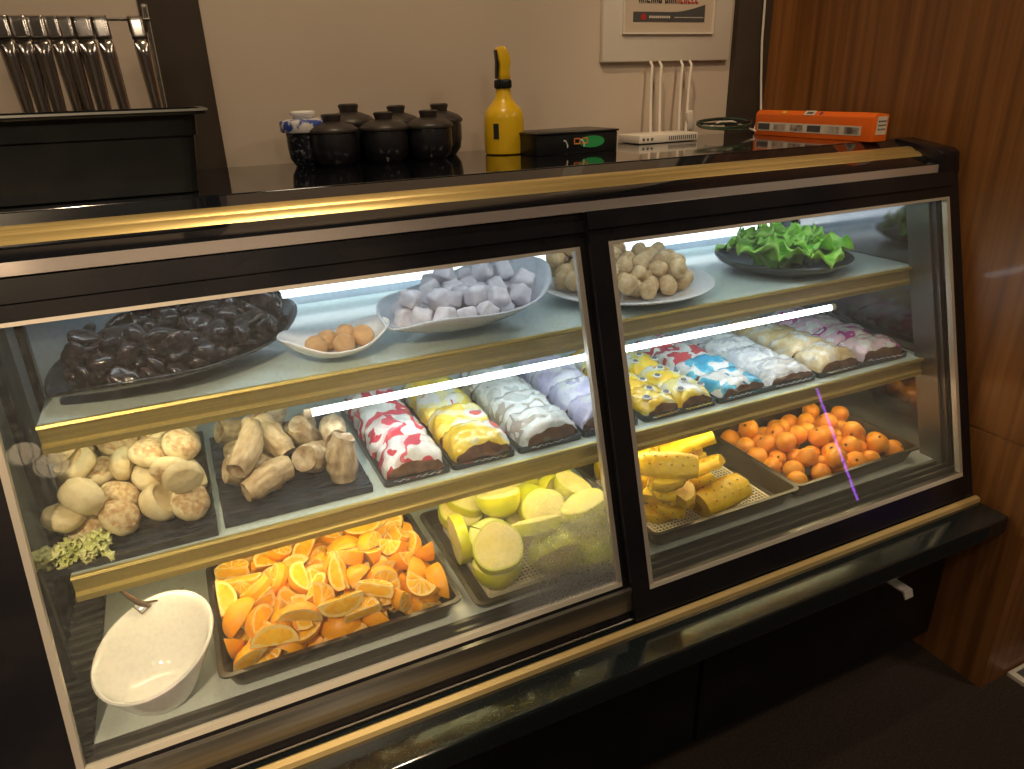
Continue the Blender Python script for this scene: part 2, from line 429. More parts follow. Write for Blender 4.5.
def bun(seed=0., r=.0315, h=.66, dark=True):
    mb = MB(); mb.ico(r, 4, (0,0,0), (1,.95,h))
    for v in mb.bm.verts:
        if v.co.z < -r*h*.45: v.co.z = -r*h*.45 + .25*(v.co.z+r*h*.45)
    mb.jitter(.0035, 30, seed); mb.jitter(.0016, 120, seed)
    if dark:
        for f in mb.bm.faces:
            c = f.calc_center_median()
            if c.z > r*h*.30+.006*noise.noise(c*60+Vector((seed,0,0))): f.material_index = 1
    return [('bun', mb, ['bun','bun_top'], 60)]
def bun_cut(seed=0.):
    """bun showing its flat cream base"""
    mb = MB(); mb.lathe([(0,.0135),(.013,.0140),(.021,.0138),(.024,.0165),(.0285,.013),(.0308,.003),(.029,-.008),(.021,-.015),(0,-.018)][::-1], 30)
    bmesh.ops.subdivide_edges(mb.bm, edges=[e for e in mb.bm.edges if e.calc_length() > .008], cuts=1, use_grid_fill=True)
    mb.jitter(.0026, 40, seed)
    return [('bun', mb, ['bun'], 60)]
def roll(seed=0., L=.088, r=.021):
    mb = MB(); n = 22; pts = []; R = []
    for i in range(n+1):
        t = i/n; pts.append((L*(t-.5), .005*sin(t*4+seed), .004*sin(t*3+seed*2)))
        R.append(r*(.70+.30*sin(pi*min(1, .12+t*.9)))*(1+.07*noise.noise(Vector((t*6, seed, 0)))))
    mb.tube(pts, R, 16, 0, cap=False)
    bm = mb.bm; bm.verts.ensure_lookup_table(); N = 16; tot = len(bm.verts)
    RG = {q: [bm.verts[q+k] for k in range(N)] for q in (0, tot-N)}
    for i0, sg in ((0, 1), (tot-N, -1)):
        ring = RG[i0]; c = sum((v.co for v in ring), Vector())/N
        r2 = [bm.verts.new(c+(v.co-c)*.62+Vector((sg*.003,0,0))) for v in ring]
        cv = bm.verts.new(c+Vector((sg*.008,0,0)))
        for k in range(N):
            f = bm.faces.new((ring[k], ring[(k+1)%N], r2[(k+1)%N], r2[k])); f.material_index = 1
            f = bm.faces.new((r2[k], r2[(k+1)%N], cv)); f.material_index = 1
    mb.jitter(.0045, 60, seed); mb.jitter(.0015, 160, seed)
    return [('pastry_roll', mb, ['roll','roll_end'], 60)]

VARIANTS = dict(
  orange=[lambda: orange_wedge(75, .0305), lambda: orange_wedge(62, .0325), lambda: orange_half_slice(.0315, .019), lambda: orange_half_slice(.029, .022, 178)],
  guava=[lambda: guava_half(.044, 1), lambda: guava_slice(.045, 2), lambda: guava_wedge(.046, 120), lambda: guava_half(.041, 3)],
  pineapple=[lambda: pine_half(.057, .019, 1), lambda: pine_chunk(2), lambda: pine_half(.052, .021, 3), lambda: pine_chunk(4)],
  loquat=[lambda: loquat(.0215, 1.02, 1), lambda: loquat(.0235, .97, 2), lambda: loquat(.0200, 1.1, 3)],
  nuts=[lambda: nut(1,(1.1,1,.55)), lambda: nut(2, (1.3,.9,.5)), lambda: nut(3, (1.0,1.1,.7)), lambda: nut_cut(4)],
  mochi=[lambda: mochi(1), lambda: mochi(2, .031, (1.1,.95,.9)), lambda: mochi(3, .034, (.95,1.05,.85))],
  plate=[lambda: peanut_ball(1,.0185), lambda: peanut_ball(2, .0205), lambda: peanut_ball(3, .017)],
  ball=[lambda: choc_ball(1)],
  bun=[lambda: bun(1), lambda: bun_cut(2), lambda: bun(3, .030, .72), lambda: bun(5, .029, .7, False)],
  roll=[lambda: roll(1,.085,.024), lambda: roll(2, .072, .026), lambda: roll(3, .096, .022)])

LED_COOL, LED_BACK, LED_TOP, LED_WARM, LED_LEFT_FILL, CEIL_E, LANTERN_E, NEON_E, EXPO = 14., 2.6, 8., 21., 15., 38., 3.5, 8., 0.
SPOTS = [((-.75,-1.0,2.8), (-.12,1.10,.80), 240, 26, 'over the white bowl end'), ((.95,.2,2.8), (1.57,1.15,1.45), 42, 60, 'over the wooden wall'), ((.35,.85,2.8), (.35,1.6,1.45), 40, 95, 'added to brighten the wall over the countertop')]  # the countertop spot is an added fill for the counter wall

LAYOUT_JSON = '''{"orange":[[0,0.0852,0.9756,0.5639,0.266,0.765,-0.558,-0.184],[0,0.1182,1.0215,0.594,0.711,-0.608,-0.301,0.186],[0,0.0553,1.1012,0.5937,0.442,-0.354,-0.58,0.586],[2,0.054,1.0332,0.5634,0.377,0.377,-0.598,-0.598],[0,0.1628,1.0754,0.5634,0.726,0.246,0.206,0.608],[2,0.2644,1.0219,0.5652,0.673,0.688,-0.211,-0.171],[1,0.244,1.0886,0.5971,0.142,-0.517,-0.51,0.673],[0,0.0081,1.0373,0.594,0.697,-0.712,-0.022,-0.087],[2,0.0041,1.0824,0.5729,0.845,-0.0,-0.0,0.534],[2,0.203,1.1642,0.5653,0.353,0.311,0.572,0.672],[2,0.1364,1.0993,0.5934,0.807,-0.492,-0.325,0.028],[3,-0.0123,1.1325,0.5919,0.511,-0.743,-0.196,0.385],[3,0.2191,0.9935,0.5922,0.329,-0.133,0.736,-0.576],[0,0.0744,1.1399,0.594,0.819,-0.557,-0.135,0.022],[1,0.2023,1.0405,0.5634,0.415,0.115,-0.241,-0.87],[1,-0.0007,0.9733,0.5634,0.958,0.266,-0.028,-0.102],[0,0.2503,0.9691,0.5936,0.253,-0.303,0.779,-0.488],[1,0.132,1.1564,0.5638,0.478,0.132,0.227,0.838],[3,0.1092,0.9917,0.5744,0.0,0.979,-0.205,0.0],[0,0.2428,1.1398,0.5634,0.196,0.577,0.751,0.255],[3,0.0003,1.1666,0.5785,0.577,0.404,-0.604,-0.373],[0,0.1162,1.0788,0.5952,0.458,0.064,-0.536,0.706],[0,0.1609,1.0159,0.5941,0.655,-0.374,0.454,-0.475],[3,-0.0015,0.9626,0.5856,0.224,-0.95,-0.206,-0.072],[1,0.2159,1.0095,0.5975,0.135,0.948,0.212,0.193],[3,-0.0071,1.0895,0.5832,0.356,0.356,-0.611,-0.611],[3,0.0348,1.0801,0.5804,0.267,0.358,0.839,0.31],[0,0.1769,1.1353,0.5938,0.135,-0.157,-0.72,0.663],[2,0.2748,1.1685,0.5731,0.389,0.382,0.422,0.724],[3,0.2671,0.9524,0.5923,0.058,0.357,-0.644,0.674],[1,0.0952,1.1074,0.5959,0.182,-0.336,0.692,-0.612],[1,0.1203,0.932,0.5935,0.946,-0.321,-0.037,-0.03],[3,0.0349,0.9598,0.5915,0.099,0.831,0.334,-0.434],[0,0.0364,1.1583,0.5778,0.245,0.258,0.924,0.141],[1,0.0193,1.054,0.5839,0.011,-0.041,0.552,0.833],[0,0.2665,1.0891,0.5873,0.85,0.006,0.178,-0.496],[1,0.1431,1.1468,0.5763,0.451,0.454,-0.708,-0.299],[1,0.2386,1.1065,0.589,0.352,-0.112,0.918,0.143],[2,0.0878,1.042,0.5732,0.484,0.567,-0.591,-0.308],[0,0.2713,1.0297,0.5848,0.91,0.12,-0.357,-0.172],[0,0.1316,1.0918,0.5894,0.172,0.138,0.805,0.55],[3,0.1869,1.0523,0.5717,0.245,0.049,0.714,0.655],[2,0.0198,1.0113,0.6105,0.612,-0.622,-0.484,-0.067],[0,0.2081,1.0866,0.594,0.576,-0.698,0.199,-0.376],[1,0.1624,1.1606,0.5806,0.384,0.377,0.806,0.247],[3,0.0131,1.1454,0.5869,0.169,-0.657,-0.701,-0.221],[1,0.0952,1.1931,0.5669,0.588,0.808,0.0,0.023],[2,0.0394,1.0002,0.5991,0.236,-0.118,0.2,-0.944],[3,0.2724,0.9752,0.5986,0.055,0.95,0.103,-0.289],[0,0.1355,0.9727,0.5873,0.854,-0.045,0.142,-0.498],[0,0.2211,1.0489,0.6021,0.567,0.132,0.125,-0.804],[3,-0.0285,0.9601,0.5917,0.8,-0.394,-0.384,-0.241],[0,0.1009,1.0692,0.5905,0.774,0.629,0.058,0.044],[2,-0.0443,1.0849,0.5975,0.395,-0.601,-0.513,0.469],[2,0.1672,0.9643,0.5835,0.597,0.129,0.124,-0.782],[2,-0.0216,1.0269,0.593,0.053,-0.183,-0.495,0.848],[0,0.1305,1.0337,0.5971,0.002,0.47,-0.876,0.11],[3,0.0631,1.1613,0.5997,0.811,0.142,-0.227,-0.519],[1,0.1972,1.0972,0.5893,0.362,-0.209,-0.076,0.905],[3,0.2833,1.1482,0.5958,0.323,0.554,-0.21,-0.\
738],[1,0.2172,1.0332,0.5984,0.763,0.382,-0.021,0.522],[2,0.0436,0.9872,0.6045,0.026,-0.238,-0.582,-0.777],[2,0.1253,1.0368,0.6054,0.127,-0.058,-0.647,-0.75],[0,0.0476,1.1684,0.6057,0.373,0.371,0.767,0.368],[3,0.2434,1.1429,0.6035,0.949,-0.051,-0.3,0.077],[0,0.0886,0.9948,0.6167,0.388,-0.425,-0.614,0.54],[0,0.1898,1.018,0.614,0.426,-0.524,0.724,0.141],[3,-0.0161,1.1219,0.5997,0.449,0.282,0.728,0.434],[3,0.2757,1.0066,0.5952,0.706,0.497,-0.189,-0.469],[0,0.1814,0.9638,0.5963,0.473,0.204,0.101,0.851],[3,0.0242,1.062,0.5932,0.514,-0.194,0.817,0.175],[2,0.2546,1.1449,0.6404,0.441,-0.856,-0.18,-0.202],[1,0.1035,1.0485,0.6206,0.953,0.296,-0.039,-0.04],[0,0.1377,1.1626,0.607,0.1,-0.252,0.963,0.001],[0,0.1189,0.9605,0.5909,0.111,-0.014,0.369,0.923],[0,-0.0179,0.9376,0.5922,0.381,-0.142,0.753,0.518],[0,-0.0319,1.1584,0.5943,0.563,-0.431,-0.598,0.373],[1,0.1581,1.0473,0.6256,0.101,0.018,0.898,-0.428],[2,0.1837,1.153,0.6217,0.855,-0.21,0.281,-0.381],[2,0.1951,1.0953,0.6012,0.65,-0.15,0.13,0.733],[2,0.1028,1.0922,0.6242,0.848,-0.054,-0.384,-0.36],[3,0.2105,1.1726,0.6063,0.761,0.161,-0.258,-0.573],[0,0.1967,1.0177,0.6258,0.321,-0.795,-0.447,-0.257],[2,0.197,0.9762,0.6282,0.472,-0.862,-0.178,-0.044],[2,0.2302,0.9538,0.6223,0.06,0.491,-0.569,0.657],[1,-0.0155,0.9746,0.6198,0.082,-0.508,-0.816,0.263],[3,0.1222,1.1404,0.6033,0.022,-0.368,0.72,0.588],[1,0.1586,0.9975,0.595,0.622,-0.059,0.668,0.404],[0,-0.0546,1.1088,0.6237,0.341,-0.618,-0.662,0.252],[2,0.0583,1.0007,0.6337,0.881,-0.203,0.415,-0.105],[2,0.0593,1.1041,0.5905,0.642,-0.063,-0.409,-0.645],[1,0.2592,1.0864,0.5844,0.679,0.664,-0.193,-0.248],[0,-0.036,1.0404,0.6201,0.391,-0.313,0.439,-0.746],[0,0.2711,1.0887,0.6161,0.075,0.692,0.718,0.013],[1,0.1729,1.1687,0.6475,0.325,0.061,0.942,-0.063],[1,0.0601,0.9636,0.621,0.293,-0.815,-0.497,0.048],[1,0.0294,1.1392,0.5986,0.053,0.046,-0.191,-0.979],[1,0.0951,1.201,0.6345,0.228,0.4,-0.437,0.773],[0,0.1927,1.1282,0.5985,0.117,-0.01,0.496,0.86],[2,0.1459,1.0123,0.6318,0.874,0.289,0.129,0.369],[0,0.1605,1.1501,0.6478,0.16,-0.766,0.598,-0.171],[3,0.2511,1.0417,0.6343,0.184,-0.372,0.317,-0.853],[1,0.2997,0.9706,0.6058,0.278,0.644,-0.555,-0.447],[0,0.1051,1.1276,0.6294,0.369,-0.25,0.865,0.231],[2,0.2364,1.0915,0.6262,0.21,-0.454,0.799,-0.334],[1,0.2071,0.9946,0.6249,0.312,-0.261,0.84,0.36],[3,0.0168,1.1572,0.6216,0.259,-0.927,-0.252,-0.096],[2,0.22,1.1617,0.6433,0.816,-0.062,-0.29,0.496],[1,-0.0249,1.1858,0.6545,0.115,-0.315,-0.36,0.87],[0,0.1268,0.9884,0.6149,0.224,0.457,0.052,-0.859],[0,0.0084,0.9849,0.6208,0.846,0.217,0.159,0.46],[1,0.1358,0.99,0.6791,0.599,-0.382,-0.561,0.425],[3,0.0986,1.0253,0.6391,0.73,-0.206,-0.354,0.547],[0,0.0706,1.0938,0.6232,0.967,-0.01,-0.249,0.046],[2,0.2487,1.2003,0.6206,0.017,0.908,-0.003,-0.419],[3,0.063,0.9524,0.6485,0.655,-0.26,-0.597,0.382],[0,-0.0012,1.0225,0.6382,0.82,-0.481,-0.261,-0.166],[1,0.2555,1.0067,0.6074,0.247,0.456,-0.27,-0.811],[2,0.1771,1.1111,0.6381,0.434,-0.882,0.074,-0.165],[2,0.1986,0.9834,0.6288,0.105,-0.149,0.78,0.59\
9],[2,0.1526,0.9318,0.6254,0.034,-0.005,0.988,0.153],[1,0.0698,1.0573,0.6089,0.749,0.365,0.15,0.532],[0,0.162,0.9927,0.6381,0.48,0.238,-0.666,-0.518],[1,0.1859,1.0563,0.652,0.052,-0.671,-0.636,0.377],[1,0.0143,0.9289,0.6204,0.929,0.358,0.083,-0.036],[0,-0.0546,1.0549,0.6427,0.429,-0.562,-0.683,0.185],[2,-0.0264,1.1198,0.6389,0.972,-0.055,-0.019,-0.228],[3,0.1554,1.0725,0.6424,0.047,-0.061,-0.917,0.392],[3,0.2467,1.0666,0.6495,0.368,-0.305,-0.318,0.819],[0,0.0856,1.0102,0.6456,0.535,-0.036,0.07,-0.841],[0,-0.024,1.0142,0.6214,0.059,0.39,-0.5,-0.771],[3,0.2736,1.1901,0.6524,0.67,-0.731,0.089,0.097],[0,0.3016,1.0385,0.6422,0.481,-0.519,-0.065,0.704],[1,-0.0186,1.1539,0.6363,0.843,-0.531,-0.037,0.081],[1,0.2036,1.1374,0.6591,0.049,0.022,-0.321,0.946],[1,0.1309,0.9893,0.6253,0.738,-0.294,-0.12,0.595],[2,0.1779,0.9453,0.6522,0.117,-0.225,-0.951,0.176],[2,0.0069,1.1916,0.631,0.659,-0.659,0.256,0.256],[2,0.0377,1.087,0.6166,0.199,-0.059,0.926,0.316],[0,0.1181,1.1739,0.6397,0.712,-0.35,0.281,0.541],[1,0.1873,1.1373,0.6211,0.787,0.442,-0.37,0.221],[0,0.1636,1.0984,0.6312,0.663,0.726,-0.176,-0.053],[3,0.2551,1.0991,0.6416,0.657,-0.275,0.249,-0.656],[0,0.0361,1.1084,0.6413,0.906,-0.127,0.207,0.348],[3,0.2059,1.0789,0.6411,0.772,0.484,0.356,0.209],[0,0.2499,1.1421,0.6412,0.963,-0.051,-0.131,0.23],[0,0.0873,1.0396,0.6482,0.131,-0.694,0.708,0.009],[1,-0.0525,0.9941,0.6075,0.072,-0.724,-0.461,0.508],[2,0.0507,1.1462,0.6523,0.408,-0.244,0.237,-0.847],[2,0.0073,1.0636,0.6358,0.132,0.901,-0.248,0.331],[3,0.1422,1.0404,0.6482,0.903,0.055,0.356,0.235],[3,0.1578,1.0478,0.6563,0.178,0.894,0.33,-0.245],[2,-0.0125,1.0909,0.6432,0.629,-0.763,0.076,-0.126],[0,0.0575,0.9399,0.6418,0.093,-0.132,-0.8,-0.578],[2,0.0366,1.0702,0.6346,0.208,0.825,0.365,0.379],[1,0.1209,0.9303,0.6674,0.021,0.012,0.859,-0.512],[3,0.0903,0.9616,0.6539,0.565,-0.512,-0.627,-0.159],[2,0.2649,0.9576,0.6343,0.384,-0.804,0.451,-0.052]],"guava":[[0,0.4122,1.1649,0.6047,0.479,0.07,0.194,-0.854],[0,0.5166,0.9646,0.6058,0.723,0.122,-0.022,-0.68],[0,0.4243,1.0362,0.6072,0.91,0.4,-0.112,0.002],[0,0.406,0.9717,0.6057,0.538,-0.007,0.046,0.842],[2,0.5722,1.1746,0.581,0.362,0.007,-0.355,-0.862],[1,0.6188,1.0329,0.5719,0.924,-0.0,-0.0,0.383],[2,0.6093,0.9615,0.5614,0.057,0.038,0.645,0.761],[1,0.5104,1.1574,0.573,0.58,0.005,0.012,-0.814],[0,0.5104,1.0726,0.6049,0.946,0.082,0.185,-0.252],[0,0.4644,1.0891,0.6684,0.212,-0.038,0.155,0.964],[1,0.4062,1.1496,0.6173,0.886,0.17,0.117,-0.415],[1,0.6111,1.0621,0.5946,0.493,-0.0,-0.0,-0.87],[1,0.5938,1.1238,0.6071,0.322,-0.042,0.669,-0.669],[2,0.4136,0.9919,0.6563,0.306,-0.16,-0.691,0.635],[2,0.5371,1.106,0.6122,0.398,0.753,-0.32,-0.415],[2,0.5073,0.9461,0.608,0.097,-0.028,0.821,0.562],[0,0.5029,1.1644,0.629,0.958,0.19,-0.09,0.193],[0,0.6246,0.9964,0.6431,0.271,-0.188,0.086,0.94],[1,0.4035,0.961,0.6489,0.917,0.281,-0.005,-0.282],[1,0.6388,1.1652,0.6063,0.037,-0.657,-0.271,0.702],[1,0.4276,1.1532,0.6421,0.815,0.151,0.141,-0.541],[1,0.4926,0.9851,0.6522,0.173,-0.061,-0.252,-0.95\
],[1,0.6031,0.9998,0.6538,0.045,0.15,-0.142,-0.977],[1,0.3722,1.068,0.61,0.556,0.387,-0.614,-0.405],[1,0.5379,1.0483,0.634,0.659,0.286,0.29,-0.632],[3,0.6279,1.0865,0.6471,0.963,0.043,0.205,-0.17]],"pineapple":[[2,0.7918,1.0334,0.5757,0.092,0.007,-0.017,0.996],[3,0.799,1.126,0.5644,0.741,0.0,-0.001,0.671],[0,0.8938,1.1098,0.5735,0.995,0.009,-0.002,-0.103],[2,0.9129,0.9851,0.5746,0.952,0.009,-0.0,0.306],[0,0.8087,1.125,0.6053,0.892,-0.04,-0.057,0.447],[0,0.9138,0.9778,0.5969,0.981,0.01,-0.003,-0.192],[1,0.8794,1.1065,0.5836,0.437,0.04,-0.153,0.885],[2,0.82,1.0051,0.5985,0.79,0.013,-0.017,0.613],[0,0.7847,0.9838,0.6193,0.924,0.031,-0.002,-0.381],[2,0.9072,1.1095,0.6229,0.878,-0.238,0.224,-0.349],[2,0.7975,1.1268,0.6261,0.892,-0.028,-0.056,0.448],[1,0.9102,0.9671,0.6062,0.032,0.05,0.114,-0.992],[0,0.9188,1.1666,0.6111,0.889,-0.373,0.264,0.033],[0,0.7855,0.984,0.6403,0.743,0.042,0.001,-0.668],[1,0.7803,1.1246,0.637,0.998,0.002,-0.06,-0.026],[0,0.9008,1.0121,0.6298,0.78,-0.266,0.098,0.558],[3,0.8092,1.1835,0.5989,0.755,-0.656,0.008,-0.011],[3,0.8915,1.0243,0.6348,0.378,-0.17,0.22,0.883],[0,0.7959,0.9746,0.6617,0.91,0.02,-0.05,0.411],[2,0.9628,1.1633,0.6129,0.66,0.257,-0.662,-0.246],[0,0.882,1.0369,0.6709,0.944,-0.241,-0.01,0.227],[2,0.9284,1.1185,0.6366,0.869,-0.266,0.229,-0.349],[0,0.773,0.9954,0.6833,0.315,0.041,0.027,-0.948],[3,0.7788,1.0701,0.6244,0.14,-0.021,0.771,-0.622],[1,0.8983,1.1114,0.6302,0.296,-0.043,-0.324,0.897],[1,0.7842,0.9874,0.6952,0.308,-0.023,-0.047,0.95],[3,0.8913,1.0593,0.6745,0.226,-0.113,0.204,0.946]],"loquat":[[1,1.3928,1.0975,0.5868,0.367,-0.068,0.73,-0.572],[2,1.2878,1.0318,0.5835,0.468,-0.168,-0.611,-0.616],[0,1.2352,1.0345,0.5849,0.433,-0.057,-0.539,-0.72],[0,1.3825,1.0387,0.5844,0.519,0.414,0.747,0.022],[0,1.3527,1.1172,0.5844,0.75,-0.244,-0.6,-0.133],[0,1.2404,1.1038,0.5845,0.25,-0.721,0.181,0.621],[0,1.1895,0.9636,0.5844,0.319,0.921,-0.145,-0.17],[1,1.2946,0.9625,0.5868,0.316,-0.204,-0.393,0.839],[1,1.2006,1.0824,0.5854,0.605,-0.074,0.036,0.792],[1,1.1274,1.1327,0.5868,0.065,-0.847,-0.337,0.407],[0,1.3912,1.1429,0.5847,0.088,-0.373,-0.652,0.655],[0,1.1922,1.0383,0.5848,0.133,-0.729,-0.152,0.654],[0,1.2648,1.178,0.5842,0.261,-0.056,0.666,0.696],[1,1.1191,1.0855,0.5849,0.033,-0.035,0.998,0.04],[0,1.3296,1.0407,0.5844,0.17,-0.491,0.376,-0.767],[2,1.1542,1.059,0.5836,0.559,0.407,0.087,-0.717],[2,1.1737,1.14,0.5834,0.773,0.07,0.544,0.319],[0,1.2844,1.1335,0.5843,0.704,-0.103,-0.537,0.454],[1,1.1421,0.9975,0.5865,0.731,-0.239,0.617,0.165],[2,1.3397,0.9606,0.5827,0.454,-0.61,-0.284,0.585],[1,1.4152,0.9626,0.5867,0.87,0.432,0.147,0.186],[0,1.2119,1.1621,0.5841,0.5,0.504,0.696,0.105],[2,1.2494,0.9612,0.5832,0.013,0.346,-0.45,-0.824],[0,1.3509,1.1609,0.5841,0.431,0.473,0.757,0.13],[1,1.3171,1.0009,0.6029,0.753,-0.169,-0.503,0.389],[1,1.1182,1.178,0.5883,0.169,0.224,-0.79,-0.545],[0,1.1163,0.9607,0.5864,0.099,-0.095,-0.991,0.006],[1,1.309,1.1769,0.5869,0.616,0.488,-0.592,-0.181],[0,1.1174,1.0352,0.5844,0.761,0.581,0.276,-0.091],[\
1,1.1834,1.0005,0.6078,0.35,0.706,-0.573,0.223],[0,1.3836,1.1818,0.6022,0.486,-0.09,-0.73,-0.472],[1,1.3739,0.9731,0.6082,0.291,-0.074,-0.114,0.947],[2,1.163,1.1791,0.583,0.512,-0.514,-0.412,0.551],[1,1.1604,1.1012,0.6008,0.52,0.164,-0.366,-0.755],[2,1.3021,1.057,0.6135,0.436,-0.083,-0.717,-0.538],[1,1.1785,1.0616,0.6206,0.058,0.759,-0.303,0.573],[2,1.314,1.0832,0.5843,0.446,-0.423,0.114,-0.781],[2,1.2209,0.9945,0.5834,0.549,-0.271,-0.778,-0.14],[0,1.4208,1.1245,0.6098,0.157,0.466,-0.593,-0.637],[2,1.4178,1.0643,0.5834,0.599,0.308,-0.702,0.229],[2,1.3559,1.0739,0.5833,0.281,-0.26,0.584,-0.716],[1,1.2073,1.1227,0.6083,0.765,0.383,-0.34,-0.39],[2,1.3556,1.0053,0.5835,0.621,0.585,0.445,-0.273],[1,1.2612,1.0441,0.6203,0.925,-0.108,-0.143,0.336],[1,1.2784,1.0943,0.6069,0.353,0.04,0.859,0.368],[1,1.2208,0.9571,0.6175,0.222,0.193,-0.66,0.691],[1,1.4156,1.0099,0.5869,0.634,-0.556,-0.531,0.083],[0,1.2316,1.0777,0.6181,0.035,0.63,-0.702,0.329],[1,1.1522,1.1555,0.619,0.904,-0.016,-0.393,0.166],[1,1.2625,1.001,0.5996,0.567,-0.185,-0.232,0.768],[1,1.3554,1.0314,0.6199,0.477,-0.146,-0.693,0.52],[0,1.3217,1.1377,0.606,0.335,-0.23,0.324,-0.854],[1,1.3413,1.0917,0.6194,0.312,-0.408,0.199,0.834],[0,1.2466,1.1435,0.6039,0.294,-0.687,0.567,0.346]],"nuts":[[3,-0.0477,1.2829,1.0145,0.818,-0.075,-0.569,-0.031],[1,-0.0312,1.1729,1.0065,0.916,0.286,0.062,-0.275],[3,0.0233,1.2313,0.9972,0.031,0.961,0.273,0.02],[0,-0.0927,1.1537,1.0056,0.025,-0.681,0.724,-0.112],[3,-0.055,1.3247,1.0112,0.391,0.123,-0.014,0.912],[1,-0.0658,1.205,1.0089,0.892,0.185,-0.356,0.208],[3,0.0797,1.2788,1.0037,0.016,-0.997,0.011,-0.081],[0,-0.1077,1.2368,1.0051,0.797,-0.08,0.011,0.598],[2,0.1063,1.2791,1.0227,0.333,-0.406,-0.134,-0.84],[3,-0.1317,1.2106,1.004,0.146,-0.289,-0.946,0.03],[3,-0.002,1.2814,1.0022,0.624,0.063,-0.016,-0.779],[2,0.1018,1.3171,1.024,0.196,-0.338,-0.002,-0.92],[2,-0.1736,1.1614,1.0206,0.292,-0.529,-0.78,0.165],[0,-0.0451,1.224,1.0063,0.429,0.62,0.623,0.209],[3,-0.1654,1.1972,1.0063,0.054,0.797,-0.589,-0.123],[0,-0.0183,1.3174,1.0076,0.934,-0.048,0.057,0.348],[3,0.0392,1.1927,1.0087,0.515,-0.101,0.188,0.83],[3,-0.0327,1.2048,1.012,0.182,-0.465,0.437,0.748],[2,-0.0058,1.2342,1.0078,0.582,-0.45,0.059,0.675],[0,0.0713,1.3266,1.0224,0.439,0.254,0.824,-0.253],[1,-0.0029,1.1979,1.0023,0.723,-0.086,0.079,0.681],[3,0.0342,1.3297,1.0038,0.043,-0.094,0.99,0.096],[2,0.0193,1.1721,1.0172,0.618,0.111,-0.541,0.56],[0,-0.1133,1.17,1.0115,0.585,0.602,0.511,0.184],[2,-0.0723,1.2432,1.0028,0.258,0.028,0.107,0.96],[1,0.0326,1.2843,1.002,0.05,-0.567,-0.822,-0.017],[2,0.0911,1.2411,1.0154,0.935,-0.007,-0.35,-0.06],[3,-0.0673,1.2893,1.0143,0.355,-0.378,0.042,0.854],[1,-0.0853,1.1891,1.0072,0.833,0.358,-0.084,-0.413],[1,0.065,1.213,1.0093,0.299,0.953,-0.032,0.019],[1,-0.1239,1.2573,1.0195,0.64,-0.105,-0.302,0.699],[0,-0.0903,1.2597,1.0214,0.113,-0.557,0.794,-0.216],[0,-0.0299,1.2336,1.0315,0.627,0.314,0.506,0.502],[3,-0.0715,1.1252,1.0153,0.909,0.011,0.269,0.317],[2,-0.16,1.2245,1.0208,0.268,-0.061,\
